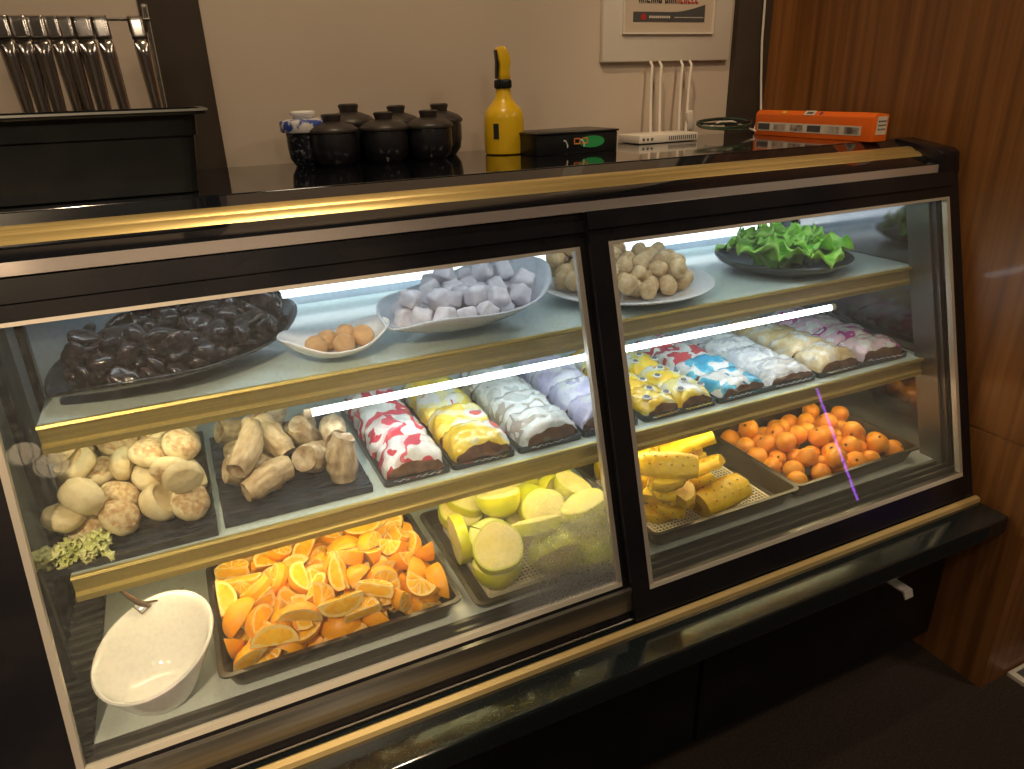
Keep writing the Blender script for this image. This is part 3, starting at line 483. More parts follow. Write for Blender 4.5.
-0.397,-0.875],[0,-0.0297,1.2736,1.0081,0.671,-0.378,-0.39,0.504],[0,-0.0486,1.3349,1.028,0.925,0.051,0.229,-0.298],[1,-0.1162,1.2036,1.02,0.407,0.005,0.156,-0.9],[2,0.0822,1.3565,1.0307,0.297,-0.784,0.398,-0.372],[2,0.0796,1.2865,1.0322,0.678,-0.376,-0.392,0.495],[0,-0.0881,1.1552,1.028,0.042,0.43,0.902,0.002],[0,0.0448,1.2786,1.0224,0.017,0.079,-0.9,-0.428],[0,0.0194,1.3186,1.0192,0.08,-0.559,-0.819,-0.101],[2,-0.0009,1.2737,1.0251,0.052,-0.391,0.916,-0.071],[0,-0.0578,1.1713,1.0217,0.752,0.052,0.142,-0.642],[0,0.1184,1.2504,1.0301,0.515,-0.118,-0.847,-0.065],[1,-0.1114,1.2822,1.0103,0.925,0.042,0.164,-0.339],[0,0.0989,1.2168,1.0419,0.047,0.339,-0.2,-0.918],[1,0.0212,1.2533,1.0123,0.379,0.621,-0.576,0.374],[3,-0.0119,1.1437,1.0172,0.486,0.181,0.318,0.794],[3,-0.0605,1.2462,1.0222,0.348,0.403,-0.835,-0.139],[1,-0.1697,1.1866,1.0325,0.825,-0.347,0.131,-0.426],[2,-0.0057,1.3486,1.0229,0.217,-0.821,-0.425,0.312],[2,0.0042,1.2045,1.0261,0.247,-0.755,-0.577,-0.191],[0,-0.1403,1.1569,1.0217,0.403,-0.043,0.297,-0.865],[1,0.128,1.3304,1.0292,0.174,0.89,-0.402,-0.129],[3,-0.0923,1.3006,1.0193,0.741,0.031,0.26,0.618],[0,-0.0685,1.1245,1.0337,0.731,0.21,0.339,0.553],[2,0.0409,1.2349,1.0239,0.118,-0.123,0.582,-0.795],[3,-0.1178,1.1333,1.0171,0.58,0.236,0.213,-0.75],[3,0.0744,1.3016,1.0523,0.134,0.511,0.833,-0.165],[3,0.0239,1.3547,1.0242,0.26,0.577,-0.772,0.059],[2,-0.0291,1.3117,1.0375,0.49,-0.407,-0.711,-0.298],[3,0.0482,1.3035,1.0281,0.534,-0.521,0.378,0.548],[0,-0.0417,1.131,1.0132,0.942,-0.012,0.103,0.32],[1,-0.0911,1.1983,1.0286,0.129,-0.814,0.558,0.097],[0,0.0389,1.3259,1.0345,0.898,-0.141,0.362,-0.206],[0,-0.0552,1.2618,1.0436,0.359,0.791,-0.4,-0.293],[2,0.0373,1.1977,1.0337,0.067,-0.936,-0.187,0.292],[0,-0.1616,1.1284,1.0261,0.122,0.605,0.378,-0.69],[2,0.1325,1.2775,1.0484,0.725,0.007,-0.681,0.106],[1,-0.1317,1.1936,1.0331,0.1,-0.983,-0.1,-0.118],[1,-0.0501,1.1871,1.0381,0.173,-0.533,-0.793,0.241],[2,-0.1615,1.2058,1.0493,0.063,0.025,-0.33,0.941],[2,-0.0997,1.2535,1.0498,0.257,0.136,-0.916,0.277],[2,0.0032,1.1458,1.0321,0.864,0.233,0.439,-0.078],[2,-0.0242,1.2753,1.0444,0.021,-0.353,0.902,-0.246],[3,0.1156,1.3406,1.0438,0.005,0.714,-0.677,0.179],[3,0.0634,1.234,1.0344,0.457,-0.431,-0.716,0.304],[3,-0.1283,1.2377,1.0316,0.863,0.295,-0.182,-0.367],[2,-0.0131,1.1827,1.0348,0.605,0.615,0.271,-0.428],[0,-0.0134,1.2375,1.0433,0.489,-0.098,-0.821,0.278],[0,0.0111,1.2941,1.0393,0.246,0.912,-0.31,-0.104],[3,0.0552,1.3614,1.0384,0.71,0.075,-0.406,0.571],[1,-0.0951,1.1766,1.0416,0.083,-0.244,0.963,-0.085],[2,-0.0411,1.2698,1.0696,0.425,0.19,-0.361,0.808],[3,0.0805,1.2487,1.0485,0.895,0.106,0.325,0.285],[3,-0.0801,1.2245,1.0356,0.33,0.052,0.592,0.734],[1,0.0422,1.2626,1.0328,0.029,-0.036,0.883,0.466],[3,-0.0679,1.149,1.043,0.058,-0.382,-0.883,0.264],[1,-0.0243,1.1573,1.0458,0.622,0.577,-0.515,0.118],[3,-0.1309,1.1834,1.0513,0.967,0.182,-0.009,0.18],[0,0.0921,1.3367,1.059,0.611,-0.171,-0.596,0.492],[0,0.0402,1.2507,1.0553,0.715,0.687,0.05,0.118],[2,0.003,1.3274\
,1.0489,0.314,0.235,-0.564,0.727],[2,0.1284,1.3052,1.057,0.415,-0.368,0.588,0.588],[1,-0.1114,1.1135,1.0219,0.869,0.417,0.134,-0.23],[3,-0.0651,1.3016,1.042,0.287,-0.7,-0.566,0.328],[2,0.0295,1.287,1.0562,0.866,-0.01,0.158,-0.475],[2,-0.1022,1.1361,1.0512,0.318,0.698,0.456,0.451],[2,0.063,1.1801,1.0441,0.667,-0.527,-0.514,0.117],[0,-0.0797,1.311,1.0298,0.182,-0.958,0.058,0.214],[0,-0.0373,1.1321,1.0359,0.938,-0.116,-0.173,0.277],[1,-0.0145,1.2933,1.0584,0.02,0.085,0.988,-0.125],[0,0.0595,1.2717,1.0634,0.653,-0.713,0.122,0.225],[1,-0.0416,1.2037,1.0489,0.012,-0.503,-0.797,0.334],[0,-0.0333,1.3406,1.0516,0.546,0.703,-0.452,-0.063],[2,0.0078,1.2543,1.0504,0.107,-0.817,-0.469,0.32],[0,0.0521,1.3397,1.05,0.119,0.811,-0.297,-0.49],[2,-0.1311,1.2298,1.0473,0.722,0.351,-0.098,-0.588],[0,-0.1579,1.1872,1.0704,0.978,0.106,0.132,-0.122],[1,-0.1671,1.1402,1.0583,0.485,-0.163,0.589,0.626],[2,0.0298,1.1682,1.0529,0.802,0.159,-0.248,-0.52],[3,0.0208,1.27,1.0714,0.062,-0.087,0.943,0.316],[2,0.1205,1.3377,1.0694,0.323,-0.183,0.056,-0.927],[0,-0.0975,1.208,1.0518,0.156,-0.963,0.028,-0.218],[2,-0.0567,1.3256,1.0646,0.291,0.926,-0.199,-0.137],[0,-0.0526,1.2947,1.0715,0.334,-0.628,0.201,0.673],[0,0.1206,1.2911,1.0822,0.254,-0.531,-0.774,-0.234],[3,-0.0561,1.1376,1.0674,0.052,0.474,-0.826,0.302],[3,-0.1111,1.1892,1.0627,0.149,-0.938,0.276,0.149],[1,-0.1002,1.301,1.047,0.868,0.475,0.106,-0.102],[0,-0.0903,1.2809,1.046,0.527,0.309,-0.612,0.502],[3,0.0891,1.2445,1.061,0.154,-0.33,-0.01,-0.931],[3,0.0972,1.2763,1.0641,0.277,-0.529,-0.775,0.207],[0,-0.1215,1.153,1.0592,0.273,0.765,-0.513,0.278],[3,-0.0566,1.1764,1.0562,0.204,-0.956,0.203,-0.063],[1,-0.1574,1.2397,1.0571,0.438,-0.294,0.811,-0.253],[0,0.0697,1.3336,1.0647,0.117,0.788,0.107,-0.595],[2,-0.1343,1.1344,1.0405,0.702,-0.153,0.103,0.688],[1,0.0432,1.2258,1.0545,0.854,0.356,-0.275,0.263],[1,0.0781,1.2112,1.0535,0.951,0.258,-0.152,-0.08],[3,0.0115,1.3554,1.0436,0.034,-0.138,0.99,-0.015],[1,0.0075,1.2173,1.0561,0.146,-0.215,-0.867,-0.425],[0,-0.0379,1.1273,1.06,0.846,-0.293,-0.296,-0.333],[1,-0.1644,1.1654,1.055,0.151,0.966,-0.2,0.057],[2,-0.0399,1.231,1.065,0.315,0.704,0.467,0.433],[3,0.0192,1.3564,1.0594,0.043,-0.978,-0.199,-0.036],[1,-0.146,1.2615,1.0372,0.523,0.561,0.639,0.061],[2,0.0944,1.3139,1.0792,0.62,0.498,0.157,-0.585],[2,-0.071,1.2313,1.0569,0.829,-0.128,0.481,0.254],[1,-0.1179,1.2697,1.0617,0.192,0.937,0.134,0.257],[2,0.1075,1.2426,1.0785,0.315,-0.406,-0.593,-0.62],[3,0.0396,1.3226,1.0676,0.935,0.318,-0.127,0.095],[2,-0.0874,1.1585,1.0677,0.371,0.139,0.395,0.829],[1,0.0067,1.3138,1.0732,0.144,0.091,-0.382,0.908],[0,-0.0829,1.3025,1.0693,0.109,-0.472,-0.84,0.247],[0,0.0181,1.2407,1.0757,0.017,0.995,0.1,0.017],[1,-0.0126,1.3513,1.0658,0.704,0.012,-0.702,-0.105],[2,0.0442,1.1978,1.0636,0.377,-0.209,0.426,0.795]],"mochi":[[0,0.4037,1.149,1.0192,0.789,0.605,-0.017,0.106],[0,0.4028,1.2364,1.014,0.385,0.114,-0.019,0.916],[2,0.4483,1.2419,1.0118,0.327,0.591,0.409,-0.614],[2,0.5617,1.2512,1.0225,0.032,0.173,0.98,0\
.096],[2,0.5001,1.2792,1.0162,0.637,-0.347,0.466,0.506],[1,0.5359,1.2766,1.0212,0.256,-0.725,0.097,0.632],[0,0.4439,1.2027,1.0101,0.0,-0.667,0.734,0.131],[2,0.4883,1.1942,1.011,0.672,0.243,0.637,-0.288],[0,0.4067,1.1877,1.0134,0.191,-0.122,-0.677,0.7],[1,0.3707,1.1989,1.0193,0.177,0.451,0.032,-0.874],[2,0.4412,1.147,1.0154,0.43,-0.579,0.543,0.432],[1,0.5322,1.1887,1.0169,0.645,0.497,0.299,-0.498],[1,0.4945,1.235,1.0119,0.794,0.21,0.563,-0.091],[2,0.4802,1.1542,1.0159,0.624,0.43,0.393,-0.521],[2,0.3654,1.1619,1.0217,0.45,-0.477,-0.509,0.558],[1,0.4466,1.282,1.0182,0.69,0.185,0.166,-0.68],[1,0.5726,1.2878,1.0372,0.563,-0.725,-0.127,0.376],[1,0.5348,1.2209,1.015,0.528,-0.836,-0.042,-0.144],[0,0.338,1.1964,1.0297,0.693,0.381,0.152,0.593],[2,0.5984,1.2348,1.0382,0.704,-0.558,0.113,-0.424],[2,0.5721,1.2093,1.0284,0.907,0.343,-0.132,0.205],[1,0.488,1.1999,1.0446,0.119,-0.031,0.028,-0.992],[2,0.4458,1.2269,1.0453,0.129,-0.033,0.811,-0.57],[1,0.5272,1.2777,1.0575,0.602,-0.788,-0.036,-0.126],[1,0.4572,1.2719,1.0475,0.67,-0.498,-0.455,0.309],[2,0.491,1.2708,1.0514,0.139,0.08,0.584,0.796],[0,0.5477,1.3101,1.0341,0.6,-0.293,0.58,-0.468],[1,0.4284,1.1145,1.0263,0.626,-0.355,0.692,0.057],[1,0.423,1.1762,1.046,0.57,0.067,0.137,0.808],[2,0.349,1.1258,1.0328,0.122,0.152,-0.186,0.963],[2,0.5223,1.2446,1.0401,0.06,-0.674,-0.63,-0.382],[0,0.3936,1.1539,1.0539,0.473,0.669,-0.508,-0.265],[2,0.4525,1.1922,1.0402,0.021,0.613,0.183,-0.768],[2,0.5175,1.1588,1.0224,0.528,-0.843,-0.012,-0.103],[0,0.482,1.2353,1.0453,0.036,0.835,0.021,-0.549],[1,0.4098,1.274,1.0222,0.112,-0.301,-0.931,-0.175],[0,0.3931,1.2112,1.0471,0.704,-0.624,-0.076,0.331],[0,0.5139,1.3148,1.0298,0.594,-0.329,-0.241,-0.694],[0,0.5003,1.1362,1.0462,0.694,0.325,-0.187,0.615],[2,0.5634,1.2561,1.0597,0.908,0.413,-0.054,0.04],[1,0.4743,1.3097,1.0279,0.817,-0.08,0.286,-0.495],[0,0.3869,1.1152,1.0307,0.058,-0.869,-0.26,-0.417],[2,0.5855,1.3127,1.0624,0.383,0.161,-0.694,-0.588],[1,0.4111,1.2435,1.0504,0.577,-0.659,0.409,0.255],[2,0.5112,1.2357,1.0722,0.082,0.816,0.475,0.32],[0,0.5246,1.2038,1.0484,0.425,-0.476,0.341,-0.691],[2,0.5767,1.1889,1.058,0.394,0.538,-0.745,0.026],[0,0.4675,1.1191,1.0285,0.025,-0.336,-0.157,-0.928],[1,0.4393,1.2523,1.073,0.195,-0.307,-0.848,0.385],[1,0.4255,1.2906,1.0516,0.033,-0.525,-0.841,0.126],[2,0.4628,1.1564,1.0501,0.385,-0.627,0.45,0.506],[2,0.5591,1.1689,1.036,0.588,0.624,-0.114,0.502],[1,0.3307,1.161,1.0282,0.575,0.561,-0.386,0.453],[2,0.3435,1.1606,1.06,0.924,-0.072,0.163,-0.339]],"plate":[[0,0.9216,1.3029,1.0123,0.925,0.091,-0.109,0.353],[2,0.8064,1.2358,1.0119,0.197,-0.16,-0.963,-0.094],[1,0.9119,1.3424,1.0142,0.821,-0.022,0.328,0.467],[1,0.8204,1.3006,1.0152,0.868,-0.19,-0.348,0.3],[1,0.7497,1.3189,1.0137,0.094,0.585,0.805,0.034],[1,0.7689,1.2388,1.014,0.157,-0.691,0.621,-0.334],[2,0.784,1.3799,1.0164,0.181,0.533,-0.825,0.055],[0,0.8967,1.2264,1.0121,0.165,0.825,0.537,0.063],[1,0.8739,1.3456,1.0166,0.703,0.319,-0.447,-0.453],[1,0.8587,1.3066,1.0154,0.914,-0.025,0.277,-0.296],[\
1,0.9434,1.1763,1.0155,0.28,-0.905,-0.317,-0.047],[0,0.7564,1.1681,1.0118,0.162,-0.036,-0.018,0.986],[0,0.8117,1.1621,1.0127,0.686,0.365,-0.129,-0.616],[1,0.8653,1.25,1.014,0.321,-0.923,0.106,-0.182],[2,0.7555,1.3575,1.0162,0.097,0.611,-0.75,0.235],[0,0.8982,1.1764,1.0133,0.123,0.214,-0.498,-0.832],[2,0.9166,1.1481,1.0133,0.881,-0.333,-0.108,-0.32],[1,0.8731,1.136,1.017,0.648,0.522,0.223,0.508],[1,0.7342,1.2569,1.015,0.331,-0.698,-0.605,0.194],[0,0.8388,1.3634,1.0134,0.567,0.812,0.057,-0.123],[2,0.9749,1.2956,1.0175,0.547,0.827,-0.019,-0.128],[1,0.7596,1.3817,1.0424,0.963,0.256,0.064,0.05],[1,0.9314,1.3233,1.0439,0.758,-0.561,-0.331,-0.014],[1,0.7223,1.2922,1.0299,0.184,0.204,0.918,-0.285],[2,0.9681,1.2241,1.0143,0.086,-0.425,-0.614,0.659],[1,0.8287,1.26,1.0258,0.396,0.744,-0.41,-0.349],[0,0.8332,1.3411,1.0391,0.014,-0.667,-0.573,-0.476],[1,0.8591,1.1873,1.0168,0.111,0.783,0.383,0.478],[0,0.8182,1.1274,1.0166,0.567,0.448,0.445,-0.529],[0,0.8905,1.3115,1.0306,0.218,-0.413,0.013,-0.884],[1,0.7235,1.3433,1.0308,0.288,0.624,0.487,-0.539],[1,0.7262,1.1919,1.0194,0.212,-0.816,-0.121,0.524],[2,0.8438,1.2178,1.0129,0.771,-0.54,0.079,0.327],[1,0.8664,1.2766,1.0412,0.637,-0.372,0.135,0.661],[2,0.7865,1.3079,1.0124,0.144,0.429,-0.852,-0.264],[1,0.9621,1.3374,1.0203,0.318,-0.855,-0.391,-0.121],[1,0.8234,1.3976,1.019,0.869,0.058,0.035,0.49],[1,0.9008,1.1424,1.047,0.306,-0.083,0.552,-0.771],[0,0.8056,1.3398,1.0121,0.862,-0.018,-0.119,-0.493],[1,0.9794,1.2512,1.0299,0.772,-0.104,0.055,-0.625],[2,0.8445,1.1528,1.0177,0.703,0.418,0.466,0.336],[1,0.7926,1.2714,1.0163,0.732,-0.358,0.251,-0.523],[2,0.7771,1.3377,1.0334,0.24,-0.051,0.825,-0.509],[0,0.6989,1.2633,1.0205,0.701,-0.142,0.689,-0.12],[1,0.8993,1.3652,1.044,0.068,-0.083,-0.374,0.921],[1,0.7086,1.2272,1.0278,0.565,0.574,-0.583,0.104],[1,0.8095,1.2008,1.0168,0.034,-0.634,-0.598,-0.489],[0,0.9503,1.2735,1.0148,0.805,0.15,-0.571,-0.05],[0,0.8933,1.2773,1.0156,0.62,0.074,-0.703,-0.342],[0,0.9303,1.3776,1.0195,0.084,-0.043,0.979,0.181],[2,0.8609,1.3884,1.0166,0.669,0.738,-0.054,0.073],[0,0.7771,1.3595,1.0616,0.686,0.475,-0.073,0.547],[2,0.9347,1.214,1.0117,0.332,0.372,-0.345,-0.795],[1,0.9298,1.2824,1.0423,0.248,-0.532,0.695,-0.415],[2,0.857,1.3147,1.048,0.063,-0.081,0.146,0.984],[1,0.8063,1.3659,1.0396,0.086,0.55,-0.314,-0.769],[0,0.7603,1.2643,1.0394,0.436,-0.034,-0.248,0.865],[1,0.8665,1.227,1.0417,0.851,0.474,0.168,0.149],[0,0.9223,1.2537,1.0146,0.069,-0.225,-0.331,0.914],[2,0.8773,1.1654,1.0413,0.794,-0.404,-0.033,0.453],[0,0.7608,1.2015,1.0158,0.538,0.648,-0.527,0.112],[0,0.7698,1.301,1.0409,0.804,-0.313,-0.424,0.275],[0,0.8045,1.32,1.0421,0.251,0.48,-0.603,-0.586],[0,0.786,1.216,1.0392,0.204,0.711,0.639,0.212],[0,0.9162,1.2172,1.0495,0.61,-0.429,-0.19,-0.639],[1,0.8295,1.2877,1.0515,0.074,-0.023,0.307,0.949],[1,0.7112,1.3147,1.0587,0.191,0.209,-0.119,0.952],[1,0.9185,1.1786,1.0491,0.258,0.344,0.334,0.839],[2,0.7911,1.4008,1.039,0.48,-0.387,0.105,-0.78],[1,0.7827,1.1445,1.0293,0.515,0.757,0.38,0.134],[0,0.8\
585,1.3678,1.0431,0.786,0.232,-0.073,0.569],[1,0.9001,1.2525,1.0414,0.195,-0.809,0.548,0.091],[2,0.8324,1.178,1.0372,0.486,0.199,-0.562,-0.639],[0,0.9746,1.3157,1.0441,0.168,0.188,-0.142,-0.957],[2,0.8552,1.4145,1.0338,0.105,0.157,0.753,-0.63],[1,0.9465,1.2361,1.0419,0.203,0.706,0.355,0.578],[0,0.7971,1.253,1.0467,0.958,0.118,0.224,0.134],[0,0.8907,1.1993,1.0364,0.888,-0.076,0.219,0.398],[0,0.8273,1.2263,1.0437,0.363,0.264,0.217,-0.867],[1,0.8973,1.3968,1.0229,0.318,0.622,0.69,0.19]],"ball":[[0,0.1697,1.1332,1.0136,0.487,0.358,-0.168,0.779],[0,0.1931,1.1607,1.011,0.777,-0.54,-0.293,0.136],[0,0.2149,1.1316,1.0103,0.205,0.958,-0.172,-0.102],[0,0.2275,1.1713,1.0124,0.305,-0.323,-0.844,0.301],[0,0.2495,1.1425,1.0159,0.257,0.278,0.617,0.69]],"bun":[[0,-0.0984,1.2415,0.8088,0.041,0.039,-0.056,0.997],[0,-0.1933,1.3192,0.8093,0.748,0.045,-0.059,-0.659],[0,-0.1825,1.1641,0.8094,0.997,0.049,-0.003,-0.056],[0,-0.2053,1.0891,0.808,0.461,-0.031,-0.043,0.886],[2,-0.0659,1.3222,0.8074,0.537,-0.017,-0.027,-0.843],[1,-0.1862,1.226,0.8119,0.85,0.036,-0.045,0.524],[2,-0.1115,1.1558,0.8073,0.512,0.018,0.012,0.858],[1,-0.1053,1.0838,0.8224,0.83,0.02,0.458,-0.317],[0,-0.1626,1.1275,0.8213,0.219,0.208,-0.415,0.858],[1,-0.06,1.1451,0.8245,0.57,-0.252,0.441,-0.646],[2,-0.2135,1.3435,0.8363,0.978,-0.031,-0.162,-0.125],[2,-0.1272,1.211,0.8216,0.839,0.513,-0.143,-0.111],[1,-0.0751,1.3421,0.8467,0.885,-0.239,-0.195,0.35],[0,-0.1866,1.197,0.8414,0.201,0.072,-0.016,-0.977],[2,-0.1588,1.0715,0.8193,0.839,-0.021,0.357,-0.411],[3,-0.1149,1.3135,0.8167,0.228,-0.22,-0.242,0.917],[1,-0.2228,1.2786,0.8239,0.58,0.349,-0.54,0.5],[3,-0.1123,1.1407,0.8429,0.58,0.001,0.187,-0.793],[3,-0.0806,1.1952,0.8249,0.268,-0.366,0.161,-0.877],[0,-0.0613,1.0712,0.8202,0.568,-0.063,0.37,-0.733],[1,-0.0906,1.284,0.8464,0.487,-0.171,0.533,-0.67],[0,-0.2337,1.2285,0.8232,0.391,0.618,-0.475,-0.49],[1,-0.2139,1.1269,0.8433,0.118,0.929,-0.011,0.35],[3,-0.0617,1.0569,0.8693,0.009,-0.045,0.594,0.803],[3,-0.1463,1.164,0.8619,0.523,0.443,-0.439,-0.581],[2,-0.0644,1.1901,0.8585,0.22,-0.065,0.007,-0.973],[2,-0.0972,1.221,0.8716,0.8,-0.331,-0.386,0.319],[3,-0.1481,1.2775,0.8146,0.625,0.007,-0.263,0.735],[1,-0.2122,1.1761,0.8701,0.936,0.153,-0.208,-0.239],[1,-0.0622,1.2472,0.8401,0.763,-0.054,0.477,-0.432],[3,-0.2269,1.0687,0.8444,0.083,-0.318,-0.944,0.042],[0,-0.079,1.1018,0.8657,0.342,0.623,-0.668,0.221],[0,-0.1058,1.1464,0.8795,0.393,-0.18,0.122,-0.894],[1,-0.2204,1.2381,0.8674,0.054,0.906,0.378,-0.183],[3,-0.0461,1.297,0.8672,0.571,-0.427,-0.616,0.334],[1,-0.196,1.0723,0.8693,0.368,0.048,-0.928,-0.002],[2,-0.1415,1.3469,0.8243,0.474,0.075,-0.648,-0.591],[3,-0.1571,1.2531,0.8492,0.028,-0.991,0.129,-0.02],[0,-0.2273,1.1931,0.9011,0.555,0.239,-0.074,-0.793],[2,-0.2249,1.3454,0.872,0.96,0.001,-0.187,0.207],[0,-0.1435,1.3081,0.8611,0.159,0.312,-0.791,-0.501],[2,-0.1149,1.3606,0.8739,0.109,0.109,-0.662,0.733],[2,-0.0617,1.1394,0.8841,0.547,-0.209,0.311,-0.749],[0,-0.1539,1.2296,0.8787,0.019,-0.029,0.288,-0.957],[1,-0\
.121,1.2747,0.8847,0.101,-0.851,-0.311,-0.41],[0,-0.1993,1.3088,0.8667,0.547,0.581,-0.258,0.544]],"roll":[[0,0.0563,1.088,0.8182,0.002,0.19,-0.938,-0.291],[1,0.032,1.1413,0.8218,0.947,-0.211,0.126,0.207],[2,0.0505,1.2016,0.8136,0.878,-0.401,0.125,-0.231],[0,0.1283,1.2416,0.8197,0.314,-0.855,-0.344,0.228],[1,0.1384,1.1217,0.826,0.832,0.141,0.279,0.458],[2,0.1404,1.1828,0.8389,0.499,0.649,0.564,-0.109],[0,0.0386,1.2695,0.8249,0.96,-0.195,0.141,0.141],[1,0.1804,1.0805,0.8305,0.379,-0.663,-0.325,-0.558],[2,0.1833,1.1555,0.8468,0.542,-0.516,-0.388,0.538],[0,0.0807,1.1667,0.8536,0.587,-0.591,0.553,-0.012],[1,0.0855,1.2599,0.8558,0.417,0.357,-0.666,-0.506],[2,0.0327,1.1206,0.8675,0.733,0.417,0.035,0.536]]}'''
# ------------------------------------------------------------------ view from a pixel to a point on a plane (for measuring only)
CAM = Vector((0,0,CAMZ))
def at(px, py, ax, val):
    d = fw + rt*((px-512)/FPX) - up*((py-384.5)/FPX)
    return CAM + d*((val-CAM[ax])/d[ax])

mats_food()
# ------------------------------------------------------------------ surface materials
granite = M('black_granite', (.010,.015,.017), .10, col2=(.07,.095,.10), ns=420, lo=.60, hi=.76, coat=.3, spec=.8)
counter_m = M('counter_granite', (.006,.007,.010), .05, col2=(.02,.022,.03), ns=300, lo=.6, hi=.75, coat=.5)
black_gloss = M('black_frame', (.010,.010,.014), .22, col2=(.018,.016,.018), ns=8)
black_cab = M('black_cabinet', (.006,.006,.007), .35, col2=(.010,.010,.011), ns=10)
gold = M('brushed_gold', (.78,.58,.22), .34, .75, col2=(.88,.70,.32), ns=6, stretch=(.6,60,60), bump=.08)
gold_dk = M('dull_gold', (.64,.50,.15), .36, .7, col2=(.76,.62,.22), ns=6, stretch=(.6,50,50), bump=.1)
steel = M('steel', (.60,.58,.55), .24, 1., col2=(.72,.70,.66), ns=8, stretch=(.5,40,40))
strip_m = M('polished_strip', (.80,.72,.69), .14, .6)
gasket_m = M('door_gasket', (.58,.53,.46), .4, .3)
shelf_m = M('frosted_shelf', (.60,.72,.69), .18, col2=(.64,.75,.71), ns=5, coat=.2)
deck_m = M('deck_enamel', (.55,.60,.58), .25, col2=(.62,.66,.63), ns=6, coat=.2)
back_m = M('case_back', (.50,.62,.76), .35, col2=(.62,.72,.82), ns=7)
ceil_in = M('case_lining', (.78,.80,.78), .4)
rail_m = M('dark_rail', (.21,.20,.18), .3, .8, col2=(.29,.275,.25), ns=5, stretch=(.4,30,30))
led_cool = M('tube_cool', (.86,.94,1.), .4, es=LED_COOL)
led_back = M('tube_back', (.86,.95,1.), .4, es=LED_BACK)
led_top = M('tube_top', (.88,.95,1.), .4, es=LED_TOP)
led_warm = M('tube_warm', (1.,.78,.42), .4, es=LED_WARM)
mirror_dk = M('dark_mirror', (.20,.20,.22), .10, 1., col2=(.26,.25,.25), ns=9)
wallpaint = M('beige_wall', (.58,.485,.395), .75, col2=(.62,.52,.425), ns=3, bump=.05, bs=160)
post_m = M('dark_post', (.050,.036,.026), .6, col2=(.062,.045,.032), ns=12)
ceil_m = M('ceiling_paint', (.30,.25,.20), .9, col2=(.33,.27,.22), ns=4)
carpet = M('dark_carpet', (.019,.012,.008), .95, col2=(.048,.032,.022), ns=160, lo=.3, hi=.7, bump=.6, bs=420)
wood = M('wood_veneer', (.13,.047,.012), .42, col2=(.33,.140,.040), ns=4, stretch=(11,11,.35), lo=.28, hi=.72, bump=.12, bs=22, coat=.15)
white_pl = M('white_plastic', (.72,.66,.58), .45, col2=(.76,.70,.62), ns=4)
white_cer = M('white_ceramic', (.86,.84,.82), .12, coat=.5, col2=(.89,.87,.85), ns=5)
plate_wh = M('white_plate', (.84,.86,.88), .15, coat=.5, col2=(.88,.90,.92), ns=6)
black_cer = M('black_ceramic', (.012,.013,.016), .2, coat=.4, col2=(.02,.021,.024), ns=40)
blue_grey = M('grey_glaze', (.62,.66,.74), .18, coat=.4, col2=(.68,.72,.80), ns=5)
slate_m = M('black_slate', (.014,.019,.030), .2, col2=(.05,.06,.08), ns=30, stretch=(1,5,5), bump=.5, bs=40)
pan_m = M('pan_steel', (.075,.066,.056), .34, .8, col2=(.12,.105,.088), ns=10, stretch=(1,1,4))
cup_m = M('cup_black', (.012,.012,.018), .35, coat=.2, col2=(.020,.018,.022), ns=30)
lid_m = M('lid_black', (.035,.028,.026), .4, col2=(.05,.04,.036), ns=30)
yellow = M('yellow_plastic', (.80,.50,.012), .3, col2=(.84,.54,.02), ns=6)
orange_card = M('orange_card', (.86,.15,.012), .4, col2=(.90,.18,.02), ns=9)
black_pl = M('black_plastic', (.010,.011,.013), .3, col2=(.016,.017,.018), ns=20)
paper = M('paper_label', (.72,.66,.58), .6, col2=(.66,.60,.52), ns=60)
ink = M('dark_ink', (.02,.02,.025), .6)
ink_red = M('red_ink', (.42,.03,.02), .6)
ink_grey = M('grey_print', (.075,.075,.08), .55)
green_l = M('green_print', (.03,.35,.10), .45)
orange_l = M('orange_print', (.75,.28,.08), .5)
white_l = M('white_print', (.85,.85,.82), .5)
cable_w = M('white_cable', (.78,.72,.64), .5)
cable_g = M('green_cable', (.03,.06,.035), .5, col2=(.05,.09,.05), ns=30)
twig_m = M('twig_bark', (.05,.03,.02), .8, col2=(.10,.06,.035), ns=60)
lettuce_m = M('lettuce', (.15,.54,.03), .36, col2=(.46,.84,.14), ns=24, vary=.2, sss=.1, bump=.3, bs=60)
frisee_m = M('frisee', (.60,.66,.16), .45, col2=(.86,.84,.46), ns=30, vary=.1)
rib_m = M('leaf_rib', (.52,.68,.26), .4)
film_brown = M('pack_contents', (.10,.05,.03), .25, col2=(.24,.12,.05), ns=55, coat=.5, bump=.3, bs=60)

